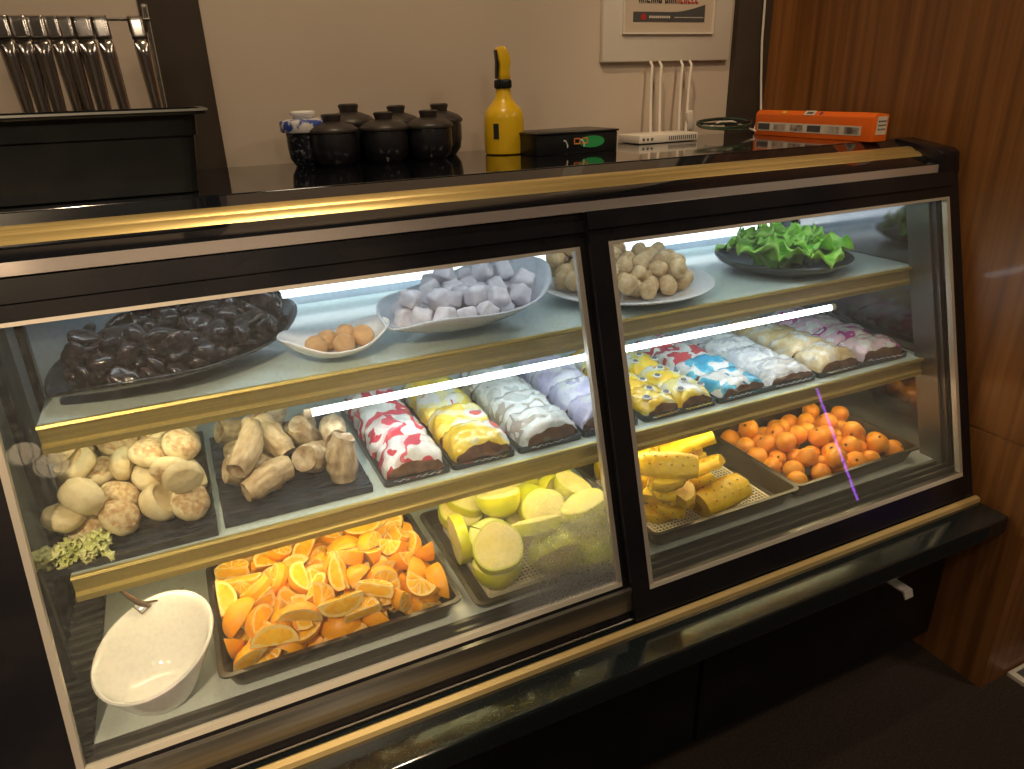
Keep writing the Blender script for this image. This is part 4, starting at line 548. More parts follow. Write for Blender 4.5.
def PM(name, cols, ns=26, stretch=(1,1,1), coat=.7):
    """printed wrapping film: a few flat ink colours"""
    m = M(name, cols[0], .24, coat=coat, bump=.8, bs=60); nt = m.node_tree; b = nt.nodes['Principled BSDF']
    tc = nt.nodes.new('ShaderNodeTexCoord'); mp = nt.nodes.new('ShaderNodeMapping'); mp.inputs['Scale'].default_value = stretch
    n = nt.nodes.new('ShaderNodeTexNoise'); n.inputs['Scale'].default_value = ns*.75; n.inputs['Detail'].default_value = 1.5; n.inputs['Distortion'].default_value = .35
    oi = nt.nodes.new('ShaderNodeObjectInfo'); ad = nt.nodes.new('ShaderNodeVectorMath'); ad.operation = 'MULTIPLY_ADD'
    ad.inputs[1].default_value = (3,7,5)
    L = nt.links.new; L(tc.outputs['Object'], mp.inputs[0]); L(oi.outputs['Random'], ad.inputs[0]); L(mp.outputs[0], ad.inputs[2]); L(ad.outputs[0], n.inputs['Vector'])
    r = nt.nodes.new('ShaderNodeValToRGB'); r.color_ramp.interpolation = 'CONSTANT'; e = r.color_ramp.elements
    pos = [0, .43, .51, .58, .66]
    while len(e) < len(cols): e.new(.5)
    for i, c in enumerate(cols): e[i].position = pos[i]; e[i].color = (*c, 1)
    L(n.outputs['Fac'], r.inputs[0]); L(r.outputs[0], b.inputs['Base Color']); return m

# ------------------------------------------------------------------ the room
WY, XW, CZ = 1.6, 1.57, 1.26
mb = MB(); mb.span(-4.5,4.5,-4.5,WY+.1,-.1,0); struct(mb.build('floor', carpet))
mb = MB(); mb.span(-4.5,XW,WY,WY+.1,0,2.8); struct(mb.build('wall_back', wallpaint))
mb = MB(); mb.span(XW,4.5,.72,WY+.1,.647,2.8); mb.span(XW,4.5,.72,WY+.1,0,.640); mb.span(XW+.004,4.5,.724,WY+.1,.640,.647)
struct(mb.build('wall_right', wood))
mb = MB(); mb.span(-4.5,4.5,-4.5,WY+.1,2.8,2.9); struct(mb.build('ceiling', ceil_m))
mb = MB(); mb.span(-4.6,-4.5,-4.5,WY+.1,0,2.8); struct(mb.build('wall_left', wallpaint))
mb = MB(); mb.span(-4.6,4.6,-4.6,-4.5,0,2.8); struct(mb.build('wall_front', wallpaint))
mb = MB(); mb.span(.013,.116,WY-.006,WY,1.0,2.8); struct(mb.build('trim_1', post_m, bevel=.002))
mb = MB(); mb.span(1.386,1.497,WY-.02,WY,1.0,2.8); struct(mb.build('trim_2', post_m, bevel=.002))
mb = MB(); mb.span(1.497,XW,WY-.012,WY,1.0,2.8); struct(mb.build('trim_3', wood))
p = at(1010,672,2,0)
mb = MB(); mb.span(1.665,1.80,.675,.716,0,.012); mb.span(1.68,1.80,.686,.706,.012,.0135,1); struct(mb.build('trim_4', [white_pl, ink_grey], bevel=.001))

# ------------------------------------------------------------------ the display case
CX0, CX1 = -.62, 1.563
case = thing('display_case', 'long black glass-fronted refrigerated display case holding the food, gold trim along its edges', 'display case', (.5,1.2,0))
def part(mb, name, mat, parent=case, **k):
    o = mb.build(name, mat, None, **k); o.parent = parent
    o.matrix_parent_inverse = Matrix.Translation(-case.location)
    return o
def sub(mb, name, mat, parent, **k):
    o = mb.build(name, mat, None, **k); o.parent = parent; return o
nrm = Vector((0,-1,GB)).normalized()
def slab(mb, x0, x1, z0, z1, o0, o1, m=0):
    q = []
    for z, o in ((z0,o0),(z1,o0),(z1,o1),(z0,o1)): q.append((GA+GB*z+nrm.y*o, z+nrm.z*o))
    mb.prism(q, x0, x1, 'x', m)
mb = MB(); mb.span(CX0,CX1,.875,1.58,.05,.43); mb.span(CX0+.02,CX1-.02,.92,1.58,0,.05)
for xa, xb in ((CX0+.01,.10),(.11,.80),(.81,CX1-.01)): mb.span(xa,xb,.862,.875,.07,.425)
part(mb, 'base_cabinet', black_cab, bevel=.003, sharp=20)
mb = MB(); mb.span(CX0,CX1,.757,1.58,.432,.477); part(mb, 'granite_ledge', granite, bevel=.005, sharp=20)
mb = MB(); mb.prism([(.826,.4772),(.843,.4772),(.843,.485),(.838,.4885),(.828,.486)], CX0, CX1, 'x'); o = part(mb, 'gold_strip', M('strip_gold', (.80,.58,.24), .4, .45, col2=(.86,.66,.30), ns=5)); o['label'] = 'slim gold strip along the foot of the glass'
mb = MB(); 
mb.prism([(.862,.357),(.778,.357),(.772,.340),(.775,.338),(.782,.352),(.862,.352)], 1.280, 1.306, 'x'); mb.span(1.276,1.310,.855,.862,.335,.37)
o = part(mb, 'pull_handle', M('lever', (.62,.57,.52), .45, .2), bevel=.001); o['label'] = 'flat metal pull lever under the ledge'
# inside
mb = MB(); mb.span(-.245,1.538,.924,1.52,.535,.5555); part(mb, 'deck', deck_m, bevel=.002)
mb = MB()
mb.prism([(.862,.50),(.862,.548),(.870,.548),(.872,.540),(.880,.540),(.882,.5525),(.886,.5525),(.888,.543),(.897,.543),(.899,.5535),(.904,.5535),(.906,.545),(.914,.545),(.916,.5545),(.9235,.5545),(.9235,.50)], -.30, 1.538, 'x'); part(mb, 'door_channel', rail_m)
mb = MB(); mb.span(-.30,-.247,.90,1.52,.53,.540)
for i in range(26): mb.box((-.2735, .915+i*.023, .546), (.05,.004,.014), rot=Matrix.Rotation(.6,3,'X'))
part(mb, 'vent_grille', rail_m)
mb = MB(); mb.span(-.32,1.545,1.52,1.56,.50,1.19); part(mb, 'back_panel', back_m)
mb = MB(); mb.span(-.32,1.545,1.062,1.56,1.188,1.198); part(mb, 'top_panel', ceil_in)
def sidepoly(o=0.): return [(GA+GB*.50+.012,.50),(1.56,.50),(1.56,1.188),(GA+GB*1.188+.012,1.188)]
mb = MB(); mb.prism(sidepoly(), -.325, -.319, 'x'); part(mb, 'end_glass', glass_mat('end_glass', (.86,.92,.90), .04))
mb = MB(); mb.prism(sidepoly(), 1.540, 1.548, 'x'); part(mb, 'end_mirror', mirror_dk)
for q in ((-.30,-.282,1.09,1.108),(-.30,-.285,1.49,1.51)):
    mb = MB(); mb.span(*q,.54,1.188); part(mb, 'shelf_upright', black_gloss, bevel=.001, sharp=20)
mb = MB(); slab(mb, 1.512, 1.520, .54, 1.188, -.075, -.03); slab(mb, 1.522, 1.534, .54, 1.188, -.065, -.02); slab(mb, 1.512, 1.536, .54, 1.188, -.085, -.075); part(mb, 'side_channel', M('channel_alu', (.16,.155,.15), .35, .8), sharp=20)
# outer end posts, following the slope
mb = MB(); slab(mb, CX0, -.345, .477, 1.20, -.03, .004); mb.span(CX0,-.345,1.0,1.56,.477,1.2); part(mb, 'end_post', black_gloss, bevel=.002, sharp=20)
mb = MB(); slab(mb, 1.537, CX1, .477, 1.20, -.06, .006); part(mb, 'end_post', black_gloss, bevel=.002, sharp=20)
# crown
def crown(poly, name, mat, x0=CX0, x1=1.505): return part_l(poly, name, mat, x0, x1)
def part_l(poly, name, mat, x0, x1):
    m_ = MB(); m_.prism(poly, x0, x1, 'x'); return part(m_, name, mat)
crown([(1.56,1.2),(1.56,1.234),(1.17,1.234),(1.125,1.2345),(1.088,1.220),(1.085,1.2)], 'crown_core', black_gloss, CX0, CX1)
crown([(1.168,1.258),(1.134,1.246),(1.134,1.236),(1.168,1.236)], 'crown_lip', counter_m)
o = crown([(1.133,1.247),(1.122,1.246),(1.113,1.241),(1.110,1.2375),(1.107,1.239),(1.096,1.234),(1.091,1.228),(1.096,1.222),(1.133,1.236)], 'gold_moulding', gold); o['label'] = 'broad gold moulding along the top edge'
crown([(1.090,1.229),(1.056,1.218),(1.052,1.2145),(1.054,1.20),(1.09,1.20)], 'crown_band', counter_m)
o = crown([(1.0512,1.2142),(1.0496,1.1975),(1.056,1.1975),(1.058,1.2142)], 'polished_strip', strip_m, CX0, 1.54); o['label'] = 'narrow polished metal strip above the doors'
mb = MB(); mb.prism([(1.168,1.262),(1.06,1.245),(1.048,1.238),(1.040,1.195),(1.168,1.195)], 1.506, CX1, 'x'); part(mb, 'crown_end', black_gloss, bevel=.002)
# sliding doors
def door(x0, x1, gx0, gx1, gz0, gz1, off, name_label, fog, tone):
    mb = MB(); z0, z1 = .487, 1.197; t0, t1 = off-.010, off+.004
    slab(mb, x0, x1, gz1, z1, t0, t1); slab(mb, x0, x1, z0, gz0, t0, t1)
    slab(mb, x0, gx0, gz0, gz1, t0, t1); slab(mb, gx1, x1, gz0, gz1, t0, t1)
    slab(mb, x0, x1, gz1+.022, z1, t1, t1+.004)
    d = part(mb, 'sliding_door', black_gloss); d['label'] = name_label
    mb = MB(); w = .009
    slab(mb, gx0, gx1, gz1-w*.6, gz1, off-.008, off+.004); 
    slab(mb, gx0, gx1, gz0, gz0+w, off-.008, off+.004, 1)
    slab(mb, gx0, gx0+w, gz0+w, gz1-w*.6, off-.008, off+.004); slab(mb, gx1-w, gx1, gz0+w, gz1-w*.6, off-.008, off+.004)
    sub(mb, 'gasket', [gasket_m, M('gasket_lit_sill', (.80,.74,.62), .4, .2)], d)  # bottom strip: paler gasket copy, the tubes' light put into its colour
    mb = MB(); slab(mb, gx0+.002, gx1-.002, gz0+.002, gz1-.002, off-.004, off-.001)
    sub(mb, 'glass_pane', glass_mat('glass_'+tone, (.97,.985,.98), .032, fog), d)
    return d
fp = at(560,520,1,.86)
door(-.345, .653, -.262, .613, .550, 1.144, -.014, 'black framed sliding glass door, the one before the buns and orange wedges', ((.54,GA+GB*.61,.61), .17, .30), 'a')
door(.622, 1.540, .659, 1.528, .536, 1.146, .004, 'black framed sliding glass door, the one before the yellow fruit', None, 'b')
mb = MB(); mb.tube([(-.34,.852,.4905),(.62,.852,.4905)], .0022, 6); part(mb, 'door_track', steel)
# shelves
def shelf(y0, zt, ed, x0, x1):
    mb = MB(); mb.span(x0, x1, y0+.004, 1.505, zt-.008, zt); s = part(mb, 'glass_shelf', shelf_m)
    mb = MB(); mb.prism([(y0+.006,zt+.002),(y0,zt+.002),(y0-.002,zt-.002),(y0+.003,zt-.006),(y0+.003,zt-ed*.66),(y0-.003,zt-ed*.76),(y0-.003,zt-ed),(y0+.016,zt-ed),(y0+.016,zt-ed+.004),(y0+.006,zt-ed+.006)], x0, x1, 'x')
    sub(mb, 'gold_edge', gold_dk, s); return s
S1 = shelf(1.072, .984, .040, -.226, 1.536)
S2 = shelf(.998, ZM, .038, -.226, 1.536)
def tube(x0, x1, y, z, r, mat, name='light_tube'):
    mb = MB(); mb.tube([(x0,y,z),(x1,y,z)], r, 12); o = part(mb, name, mat)
    for xa in (x0-.012, x1):
        mb = MB(); mb.tube([(xa,y,z),(xa+.012,y,z)], r*1.25, 10); sub(mb, 'tube_cap', white_pl, o)
    return o
tube(.142, 1.300, 1.10, .9135, .0062, led_cool)
tube(-.02, 1.50, 1.490, 1.016, .0105, led_back)
tube(-.20, 1.46, 1.095, 1.176, .007, led_top)
tube(-.20, 1.46, 1.05, .738, .006, led_warm)
tube(-.20, .115, 1.095, .958, .0055, M('tube_left_added', (1.,.88,.66), .4, es=LED_LEFT_FILL))  # added tube, unseen behind the gold edge, to brighten the buns

# ------------------------------------------------------------------ worktop and what stands on it
mb = MB(); mb.span(CX0-.3,CX1,1.169,WY-.002,1.235,CZ)
tag(mb.build('countertop', counter_m, bevel=.002, sharp=20), 'polished black stone countertop on the display case, reflecting the wall', 'countertop')

tub = thing('food_tub', 'deep black plastic food pan standing on the countertop in front of the ladles', 'food pan', (-.22,1.28,CZ))
mb = MB(); X0,X1,Y0,Y1 = -.36,.276,-.075,.085
mb.loops([rrect(X0-.012,X1+.016,Y0-.012,Y1+.012,.02,.112), rrect(X0-.012,X1+.016,Y0-.012,Y1+.012,.02,.117), rrect(X0,X1,Y0,Y1,.018,.118), rrect(X0+.004,X1-.004,Y0+.004,Y1-.004,.018,.085), rrect(X0+.008,X1-.008,Y0+.008,Y1-.008,.018,.082), rrect(X0+.016,X1-.016,Y0+.014,Y1-.014,.018,.004), rrect(X0+.03,X1-.03,Y0+.03,Y1-.03,.016,.002)], cap1=True)
mb.build('pan_shell', black_pl, tub, solid=.003, off=-1)
mb = MB(); mb.loops([rrect(X0-.014,X1+.019,Y0-.014,Y1+.014,.02,.1165), rrect(X0-.013,X1+.018,Y0-.013,Y1+.013,.02,.1195), rrect(X0-.006,X1+.008,Y0-.006,Y1+.006,.018,.1195)])
o = mb.build('rim', M('grey_rim', (.16,.16,.15), .4), tub)

rack = thing('ladle_rack', 'steel rack with a thin rod and upright post carrying the ladles', 'rack', (-.2,1.47,CZ))
mb = MB(); mb.tube([(-.42,0,.253),(.226,0,.256)], .0028, 8); mb.build('rod', steel, rack)
for x in (-.4, .221):
    mb = MB(); mb.tube([(x,.004,.004),(x,.004,.276)], .0045, 8); mb.lathe([(0,.281),(.005,.279),(.0055,.274),(0,.272)][::-1], 10, (x,.004,0)); mb.build('post', steel, rack)
mb = MB(); mb.tube([(-.4,-.05,.005),(-.4,.06,.005)], .005, 8); mb.tube([(.221,-.05,.005),(.221,.06,.005)], .005, 8); mb.tube([(-.4,.004,.005),(.221,.004,.005)], .004, 8); mb.build('foot_frame', steel, rack)
def ladle(w=.0265):
    o = None
    mb = MB(); n = 20
    # flat hook over the rod then a channelled handle with a rounded shoulder
    path = [(.010,-.018),(.0085,-.004),(.005,.0035),(0,.0055),(-.005,.0035),(-.007,-.004),(-.0078,-.024),(-.009,-.030)]
    mb.grid(lambda s, t: (w*(s-.5), path[int(round(t*7))][0], path[int(round(t*7))][1]), 4, 7)
    def h(s, t):
        v = 2*s-1; z = -.030-.150*t; k = 1-.35*t
        edge = 1 if t > .06 else .8+.2*t/.06
        return (w*.5*k*v*edge, -.009-.004*t-.0065*(1-v*v)*min(1, t*9), z)
    mb.grid(h, 8, 22)
    o = mb.build('ladle', M('ladle_steel', (.50,.46,.42), .2, 1., col2=(.62,.58,.54), ns=10, stretch=(40,40,1)), solid=.0012)
    mb = MB(); mb.lathe([(0,-.024),(.014,-.021),(.024,-.012),(.027,0),(.026,0),(.023,-.011),(.013,-.0195),(0,-.0222)], 24, (0,-.030,-.198), rot=Matrix.Rotation(0,3,'X'))
    mb.grid(lambda s, t: (w*.3*(2*s-1), -.013-.006*t, -.18-.018*t), 2, 3)
    mb.build('ladle_bowl', _m['ladle_steel'], o); return o
LX = (-.189,-.165,-.141,-.119,-.1005,-.076,-.0505,.003)
LBL = ['cut off by the edge of the photo', 'first whole handle from the edge, slim', 'second whole handle', 'brassy hook, touching a second brassy one', 'brassy hook, beside the broad-handled one', 'broad handle with a dark band at its hook', 'narrow-waisted handle just before the bare gap', 'standing apart next to the rack post']
first = ladle()
for i, x in enumerate(LX):
    o = first if i == 0 else copy_tree(first)
    o.location = (x, 1.47, CZ+.2552); o.rotation_euler = (0, radians(-3.5+(i % 3)), radians((i*37) % 9-4))
    s_ = (.9, 1.0, 1.0, .80, .80, 1.05, .90, .90)[i]; o.scale = (s_,1,1)
    tag(o, 'steel ladle hanging from the rod, ' + LBL[i], 'ladle', 'ladles hanging on the rack')

def cup_parts(t, body_m, lidm, knobm, R, H):
    mb = MB(); mb.lathe([(0,.003),(R*.66,0),(R*.72,.004),(R*.90,H*.22),(R*.97,H*.5),(R*.98,H*.9),(R*.95,H),(R*.88,H),(R*.88,H*.9),(R*.6,.012),(0,.010)], 40); mb.build('cup_body', body_m, t)
    if lidm is None: return
    mb = MB(); mb.lathe([(R*.86,H-.004),(R*.87,H+.001),(R*1.03,H+.001),(R*1.05,H+.005),(R*1.02,H+.008),(R*.84,H+.015),(R*.5,H+.021),(R*.38,H+.022)], 40)
    mb.lathe([(0,H+.0215),(R*.40,H+.0215)], 40)
    l = mb.build('cup_lid', lidm, t)
    mb = MB(); mb.lathe([(R*.36,H+.020),(R*.37,H+.027),(R*.41,H+.032),(R*.41,H+.035),(R*.34,H+.037),(R*.30,H+.034),(0,H+.034)], 28); mb.build('knob', knobm, l)
cup0 = None
for lab, x, y in (('front row, beside the blue and white cup', .309, 1.475), ('front row, in the middle', .411, 1.470), ('front row, on the yellow bottle side', .505, 1.470),
               ('back row, nearest the blue and white one', .362, 1.550), ('back row, half hidden in the middle', .462, 1.550), ('back row, on the yellow bottle side', .556, 1.545)):
    if cup0 is None:
        t = cup0 = thing('lidded_cup', '', 'cup'); cup_parts(t, cup_m, lid_m, lid_m, .047, .066)
    else: t = copy_tree(cup0)
    t.location = (x, y, CZ); s_ = 1.06 if y > 1.54 and x < .4 else 1.; t.scale = (s_, s_, s_*(1.02 if y > 1.5 else .93))
    tag(t, 'black lidded stew cup on the counter, '+lab, 'cup', 'black lidded cups')
t = thing('lidded_cup', 'dark blue speckled lidded cup with a blue and white patterned lid', 'cup', (.262,1.505,CZ))
blue_body = M('cup_blue', (.010,.012,.022), .3, col2=(.30,.32,.36), ns=170, lo=.56, hi=.68)
blue_lid = M('lid_blue_white', (.04,.09,.42), .25, col2=(.78,.76,.74), ns=60, lo=.44, hi=.52)
cup_parts(t, blue_body, None, None, .0375, .068)
mb = MB(); mb.lathe([(.036,.064),(.0445,.0645),(.0460,.067),(.0462,.082),(.0445,.085),(.030,.0885),(.022,.089)], 40); mb.lathe([(0,.0888),(.023,.0888)], 40); mb.build('cup_lid', blue_lid, t)
mb = MB(); mb.lathe([(.018,.088),(.0190,.092),(.0245,.097),(.0245,.100),(.021,.1025),(.017,.100),(0,.100)], 28); mb.build('knob', white_cer, t)

t = thing('spray_bottle', 'yellow plastic trigger spray bottle with a black collar on the counter', 'spray bottle', (.676,1.475,CZ))
mb = MB(); mb.lathe([(0,.002),(.038,0),(.0425,.003),(.0435,.03),(.0425,.085),(.040,.098),(.034,.108),(.024,.120),(.0175,.132),(.0155,.146),(.0155,.152),(0,.152)], 44); b = mb.build('bottle_body', yellow, t)
mb = MB(); mb.prism([(-.006,-.018),(.006,-.018),(.006,.018),(-.006,.018)], -.0008, .0008, 'y'); o = mb.build('sticker', ink, b, loc=(-.032,-.0290,.056)); o.rotation_euler = (0,0,radians(-47))
mb = MB(); mb.lathe([(0,.152),(.0165,.152),(.0175,.154),(.0175,.170),(.0165,.172),(0,.172)], 30)
for i in range(20): mb.box((.0175*cos(i*pi/10), .0175*sin(i*pi/10), .162), (.0016,.0016,.015))
mb.build('collar', black_pl, t)
mb = MB()
side = [(-.010,.172),(.013,.172),(.012,.188),(.012,.200),(.0145,.204),(.0145,.212),(.013,.225),(.008,.240),(.000,.246),(-.009,.244),(-.013,.236),(-.012,.218),(-.009,.205),(-.009,.188)]
mb.prism(side, -.011, .011, 'y'); mb.build('trigger_head', yellow, t, bevel=.002)
t.scale = (1,1,.86)
mb = MB(); mb.prism([(-.013,.238),(-.010,.214),(-.0105,.196),(-.013,.176),(-.016,.174),(-.0155,.196),(-.0145,.214),(-.017,.238)], -.006, .006, 'y'); mb.build('trigger', black_pl, t, bevel=.001)

t = thing('black_box', 'flat black box with a green and orange print beside the yellow bottle', 'box', (.793,1.42,CZ), radians(2))
t.scale = (.87,1,1)
mb = MB(); mb.span(-.112,.118,-.05,.07,0,.040); mb.build('case_body', black_pl, t, bevel=.002)
mb = MB(); mb.span(-.115,.121,-.053,.073,.0402,.0445); mb.build('case_lid', black_pl, t, bevel=.0015)
mb = MB()
for c_, m_ in (((-.004,.024,.007,.016),0),):
    pass
mb.prism([(.043+.036*cos(a*pi/12)*(1 if abs(cos(a*pi/12)) else 1), .022+.012*sin(a*pi/12)) for a in range(24)], -.0512, -.0502, 'y', 0)
for x in (.000, .022):
    for q in ((x-.009,x+.009,.0285,.031),(x-.009,x+.009,.0185,.021),(x-.009,x-.0065,.0185,.031),(x+.0065,x+.009,.0185,.031)): mb.span(q[0],q[1],-.0520,-.0511,q[2],q[3],1)
for x in (-.033, .014):
    mb.tube([(x-.004,-.0514,.027),(x+.001,-.0514,.026),(x+.005,-.0514,.020),(x+.006,-.0514,.013)], .0017, 6, 2)
mb.build('printed_mark', [green_l, orange_l, white_l], t)

t = thing('router', 'low white plastic network box on the counter under the wall panel', 'router', (1.095,1.50,CZ), radians(1))
mb = MB(); mb.prism([(-.085,-.045),(.088,-.045),(.088,.045),(-.085,.045)], .001, .020, 'z'); mb.build('router_shell', white_pl, t, bevel=.003)
mb = MB()
for i in range(14): mb.span(.0+i*.006,.003+i*.006,-.0455,-.0448,.006,.015)
mb.build('vent_slots', ink_grey, t)
mb = MB()
for i in range(3): mb.span(-.076+i*.012,-.070+i*.012,-.0457,-.0447,.008,.013)
mb.build('port_row', ink_grey, t)
for k, (xt, xb, lab) in enumerate(((1.118,1.110,'first from the yellow bottle'),(1.145,1.137,'second from the yellow bottle'),(1.209,1.196,'second from the dark post'),(1.236,1.218,'first from the dark post'))):
    mb = MB(); mb.tube([(xt,1.575,1.440),(xt,1.566,1.43),(xt*.8+xb*.2,1.566,1.40),((xt+xb)/2,1.560,1.35),(xt*.15+xb*.85,1.553,1.290),(xb,1.550,1.272),(xb,1.549,1.2665)], .0034, 8)
    o = mb.build('cable', cable_w); tag(o, 'straight white cable from wall panel down to the counter, '+lab, 'cable', 'white cables below the panel')
mb = MB(); mb.prism([(-.010,-.022),(.010,-.022),(.009,.022),(-.009,.022)], -.006, .006, 'y'); mb.tube([(0,0,-.022),(.002,.002,-.03)], .003, 6)
o = mb.build('power_adapter', white_pl, bevel=.002, loc=(1.228,1.55,CZ+.042)); o.rotation_euler = (.1,radians(-14),0); tag(o, 'small white plug adapter leaning among the cables', 'adapter')
mb = MB(); rr = random.Random(4)
for k in range(4):
    c = Vector((1.30+.012*k*.4, 1.50+.006*k, CZ+.006+.004*k)); pts = []
    for i in range(29):
        a = 2*pi*i/28; pts.append(c+Vector((.075*cos(a)*(1+.1*sin(2*a+k)), .04*sin(a), .012+.011*sin(a+.3*k)*(.6+.4*sin(k)) + .010*sin(a*.5))))
    mb.tube(pts, .0022, 7, k % 2)
mb.tube([(1.25,1.51,CZ+.02),(1.30,1.52,CZ+.035),(1.35,1.53,CZ+.034),(1.39,1.515,CZ+.016),(1.41,1.49,CZ+.005)], .0026, 7, 2)
tag(mb.build('cable_coil', [cable_g, black_pl, cable_w]), 'coiled black and green cables lying at the back of the counter', 'cable')
mb = MB(); pts = [at(770,-60,1,1.574), at(765,0,1,1.574), at(762,40,1,1.574), at(761,80,1,1.574), at(761,112,1,1.570), (1.465,1.566,CZ+.02),(1.45,1.555,CZ+.006)]
mb.tube(pts, .003, 7); tag(mb.build('cable', cable_w), 'thin white cable running down the dark post behind the orange box', 'cable')

t = thing('cling_film_box', 'long orange carton lying on the counter against the wooden wall', 'box', (1.424,1.325,CZ))
t.scale = (1,1,1.18)
mb = MB(); mb.prism([(-.022,0),(.026,0),(.026,.047),(-.012,.051),(-.022,.043)], -.178, .178, 'y'); bx = mb.build('carton', orange_card, t, bevel=.0015)
mb = MB(); mb.span(-.0226,-.0222,-.150,.168,.010,.027,0)
pr = [ink_grey, M('photo_a',(.45,.38,.33),.5,col2=(.12,.10,.09),ns=70), M('photo_b',(.62,.56,.50),.5,col2=(.30,.22,.18),ns=60)]
for i in range(6):
    y = .145-.054*i; mb.span(-.0231,-.0225,y-.020,y+.020,.0125,.0245,1+(i*2) % 3)
mb.build('picture_strip', [paper]+pr, t)
mb = MB(); mb.prism([(-.0222,.0435),(-.0125,.0512),(-.0128,.0516),(-.0226,.0439)], -.012, .020, 'y', 0)
for i in range(9): mb.prism([(-.0205,.0452),(-.0155,.0492),(-.0158,.0497),(-.0209,.0457)], -.006+i*.0022, -.0048+i*.0022, 'y', 1)
mb.build('barcode', [paper, ink], t)
mb = MB(); mb.prism([(-.0205,.0452),(-.0150,.0496),(-.0153,.0500),(-.0209,.0457)], .078, .090, 'y', 0); mb.build('colour_mark', M('yellow_ink',(.9,.6,.08),.5), t)
mb = MB(); mb.prism([(-.0205,.0452),(-.0150,.0496),(-.0153,.0500),(-.0209,.0457)], -.034, -.026, 'y', 0); mb.build('colour_mark', M('purple_ink',(.25,.05,.2),.5), t)
mb = MB(); mb.span(-.010,.020,-.1788,-.1783,.012,.044,0)
for j in range(3):
    for i in range(5): mb.span(-.006+i*.005,-.003+i*.005,-.1792,-.1787,.034-j*.007,.037-j*.007,1)
mb.build('end_label', [paper, ink], t)

# wall panel and its notice
pan = thing('wall_panel', 'white boxed panel on the wall above the cables, holding a notice', 'panel', (1.175,WY,1.44))
mb = MB(); mb.span(-.187,.194,-.015,0,.0,.42); mb.build('panel_box', white_pl, pan, bevel=.003)
nf = thing('notice_frame', 'framed printed notice with a grey band fixed on the white panel', 'notice', (1.175,WY-.0155,1.44))
mb = MB()
for q in ((-.135,.133,.060,.064),(-.135,-.131,.064,.40),(.129,.133,.064,.40)): mb.span(q[0],q[1],-.006,0,q[2],q[3])
mb.span(-.131,.129,-.003,0,.064,.40,1); mb.build('holder', [white_pl, M('notice_paper',(.60,.50,.40),.6)], nf)
mb = MB()
x0, x1 = -.107, .103
curve = [(x0,.087),(x1,.087),(x1,.125)] + [(x1-(x1-x0)*s, .108+.017*max(0,(1-s*2.2))**1.6) for s in (.08,.16,.24,.32,.4,.5,.7)] + [(x0,.108)]
mb.prism(curve, -.0042, -.0034, 'y', 0)
mb.prism([(-.078+.008*cos(a*pi/6), .097+.007*sin(a*pi/6)) for a in range(12)], -.0048, -.0042, 'y', 1)
for i in range(10): mb.span(-.062+i*.0062,-.0575+i*.0062,-.0048,-.0042,.0945,.0995,2)
for i in range(22): mb.span(.012+i*.004,.0146+i*.004,-.0047,-.0042,.0955,.0975,2)
mb.build('grey_band', [ink_grey, ink_red, paper], nf)
mb = MB(); rr = random.Random(8); x = -.092
for i in range(15):
    m_ = 0 if i < 9 else 1; w = .0095
    if i == 6: x += .007
    # letter-like blocks: two stems and a bar
    k = rr.randrange(4)
    mb.span(x, x+.0028, -.0044, -.0034, .127, .150, m_)
    if k != 3: mb.span(x+w-.0036, x+w-.0008, -.0044, -.0034, .127, .150, m_)
    if k in (0, 3): mb.span(x+.0028, x+w-.0036 if k == 0 else x+w-.001, -.0044, -.0034, .127, .1305, m_)
    if k in (1, 2): mb.span(x+.0028, x+w-.0036, -.0044, -.0034, .137+.004*k, .1405+.004*k, m_)
    x += w+.0017
mb.build('heading', [ink, ink_red], nf)

# ------------------------------------------------------------------ dishes
def dish_leaf(key, label, mat, name='leaf_platter', solid=.004):
    L = LEAFS[key]; o = leaf_of(key).build(name, mat, solid=solid, off=-1)
    o.location = L['loc']; o.rotation_euler.z = L['rz']; tag(o, label, 'dish'); return o
dish_leaf('nuts', 'black leaf-shaped platter heaped with dark nuts on the top shelf', black_cer)
dish_leaf('mochi', 'pale leaf-shaped platter with a raised tip holding powdered white cubes', blue_grey)
dish_leaf('ball', 'small white boat-shaped dish with five brown balls', plate_wh, 'boat_dish', .003)
PL = Vector(PLATE); PD = PL-Vector(PLATE)
o = plate_mb().build('round_plate', plate_wh, loc=PL); tag(o, 'round white plate of crumb-coated rice balls behind the door frame', 'plate')
mb = MB(); rr = random.Random(2)
for i in range(150):
    a = rr.uniform(0, 2*pi); d = .165*sqrt(rr.random()); s_ = rr.uniform(.0008,.0022); mb.ico(s_, 1, (d*cos(a)+.01, d*sin(a)-.01, .0095+max(0,(d-.12))*.19), (1,1,.6))
tag(mb.build('crumbs', _m['crumb'], loc=PL), 'tan crumbs scattered over the white plate', 'crumbs', kind='stuff')
LC = (1.268,1.228,.985)
mb = MB(); mb.lathe([(0,0),(.098,0),(.125,.008),(.148,.022),(.154,.030),(.150,.032),(.143,.024),(.122,.012),(.093,.005),(0,.005)][::-1], 56)
tag(mb.build('round_plate', black_cer, loc=LC), 'round black plate of green lettuce on the top shelf', 'plate')
def leaf_mesh(seed, L=.10, W=.045):
    mb = MB()
    def f(a, b):
        v = 2*b-1; hw = W*(.25+.75*sin(pi*min(1,.12+a*.86)))
        hw *= sqrt(max(.02, 1-max(0,(a-.72)/.28)**2)); z = .018*sin(pi*a) + .012*abs(v)**1.6*(1+.6*sin(9*a+seed)) + .010*abs(v)**2*sin(22*a+seed*3+v*2) + .006*noise.noise(Vector((a*5, v*3, seed)))
        return (L*(a-.5), hw*v*(1+.12*sin(17*a+seed)), z)
    mb.grid(f, 22, 12); return mb
LP = []
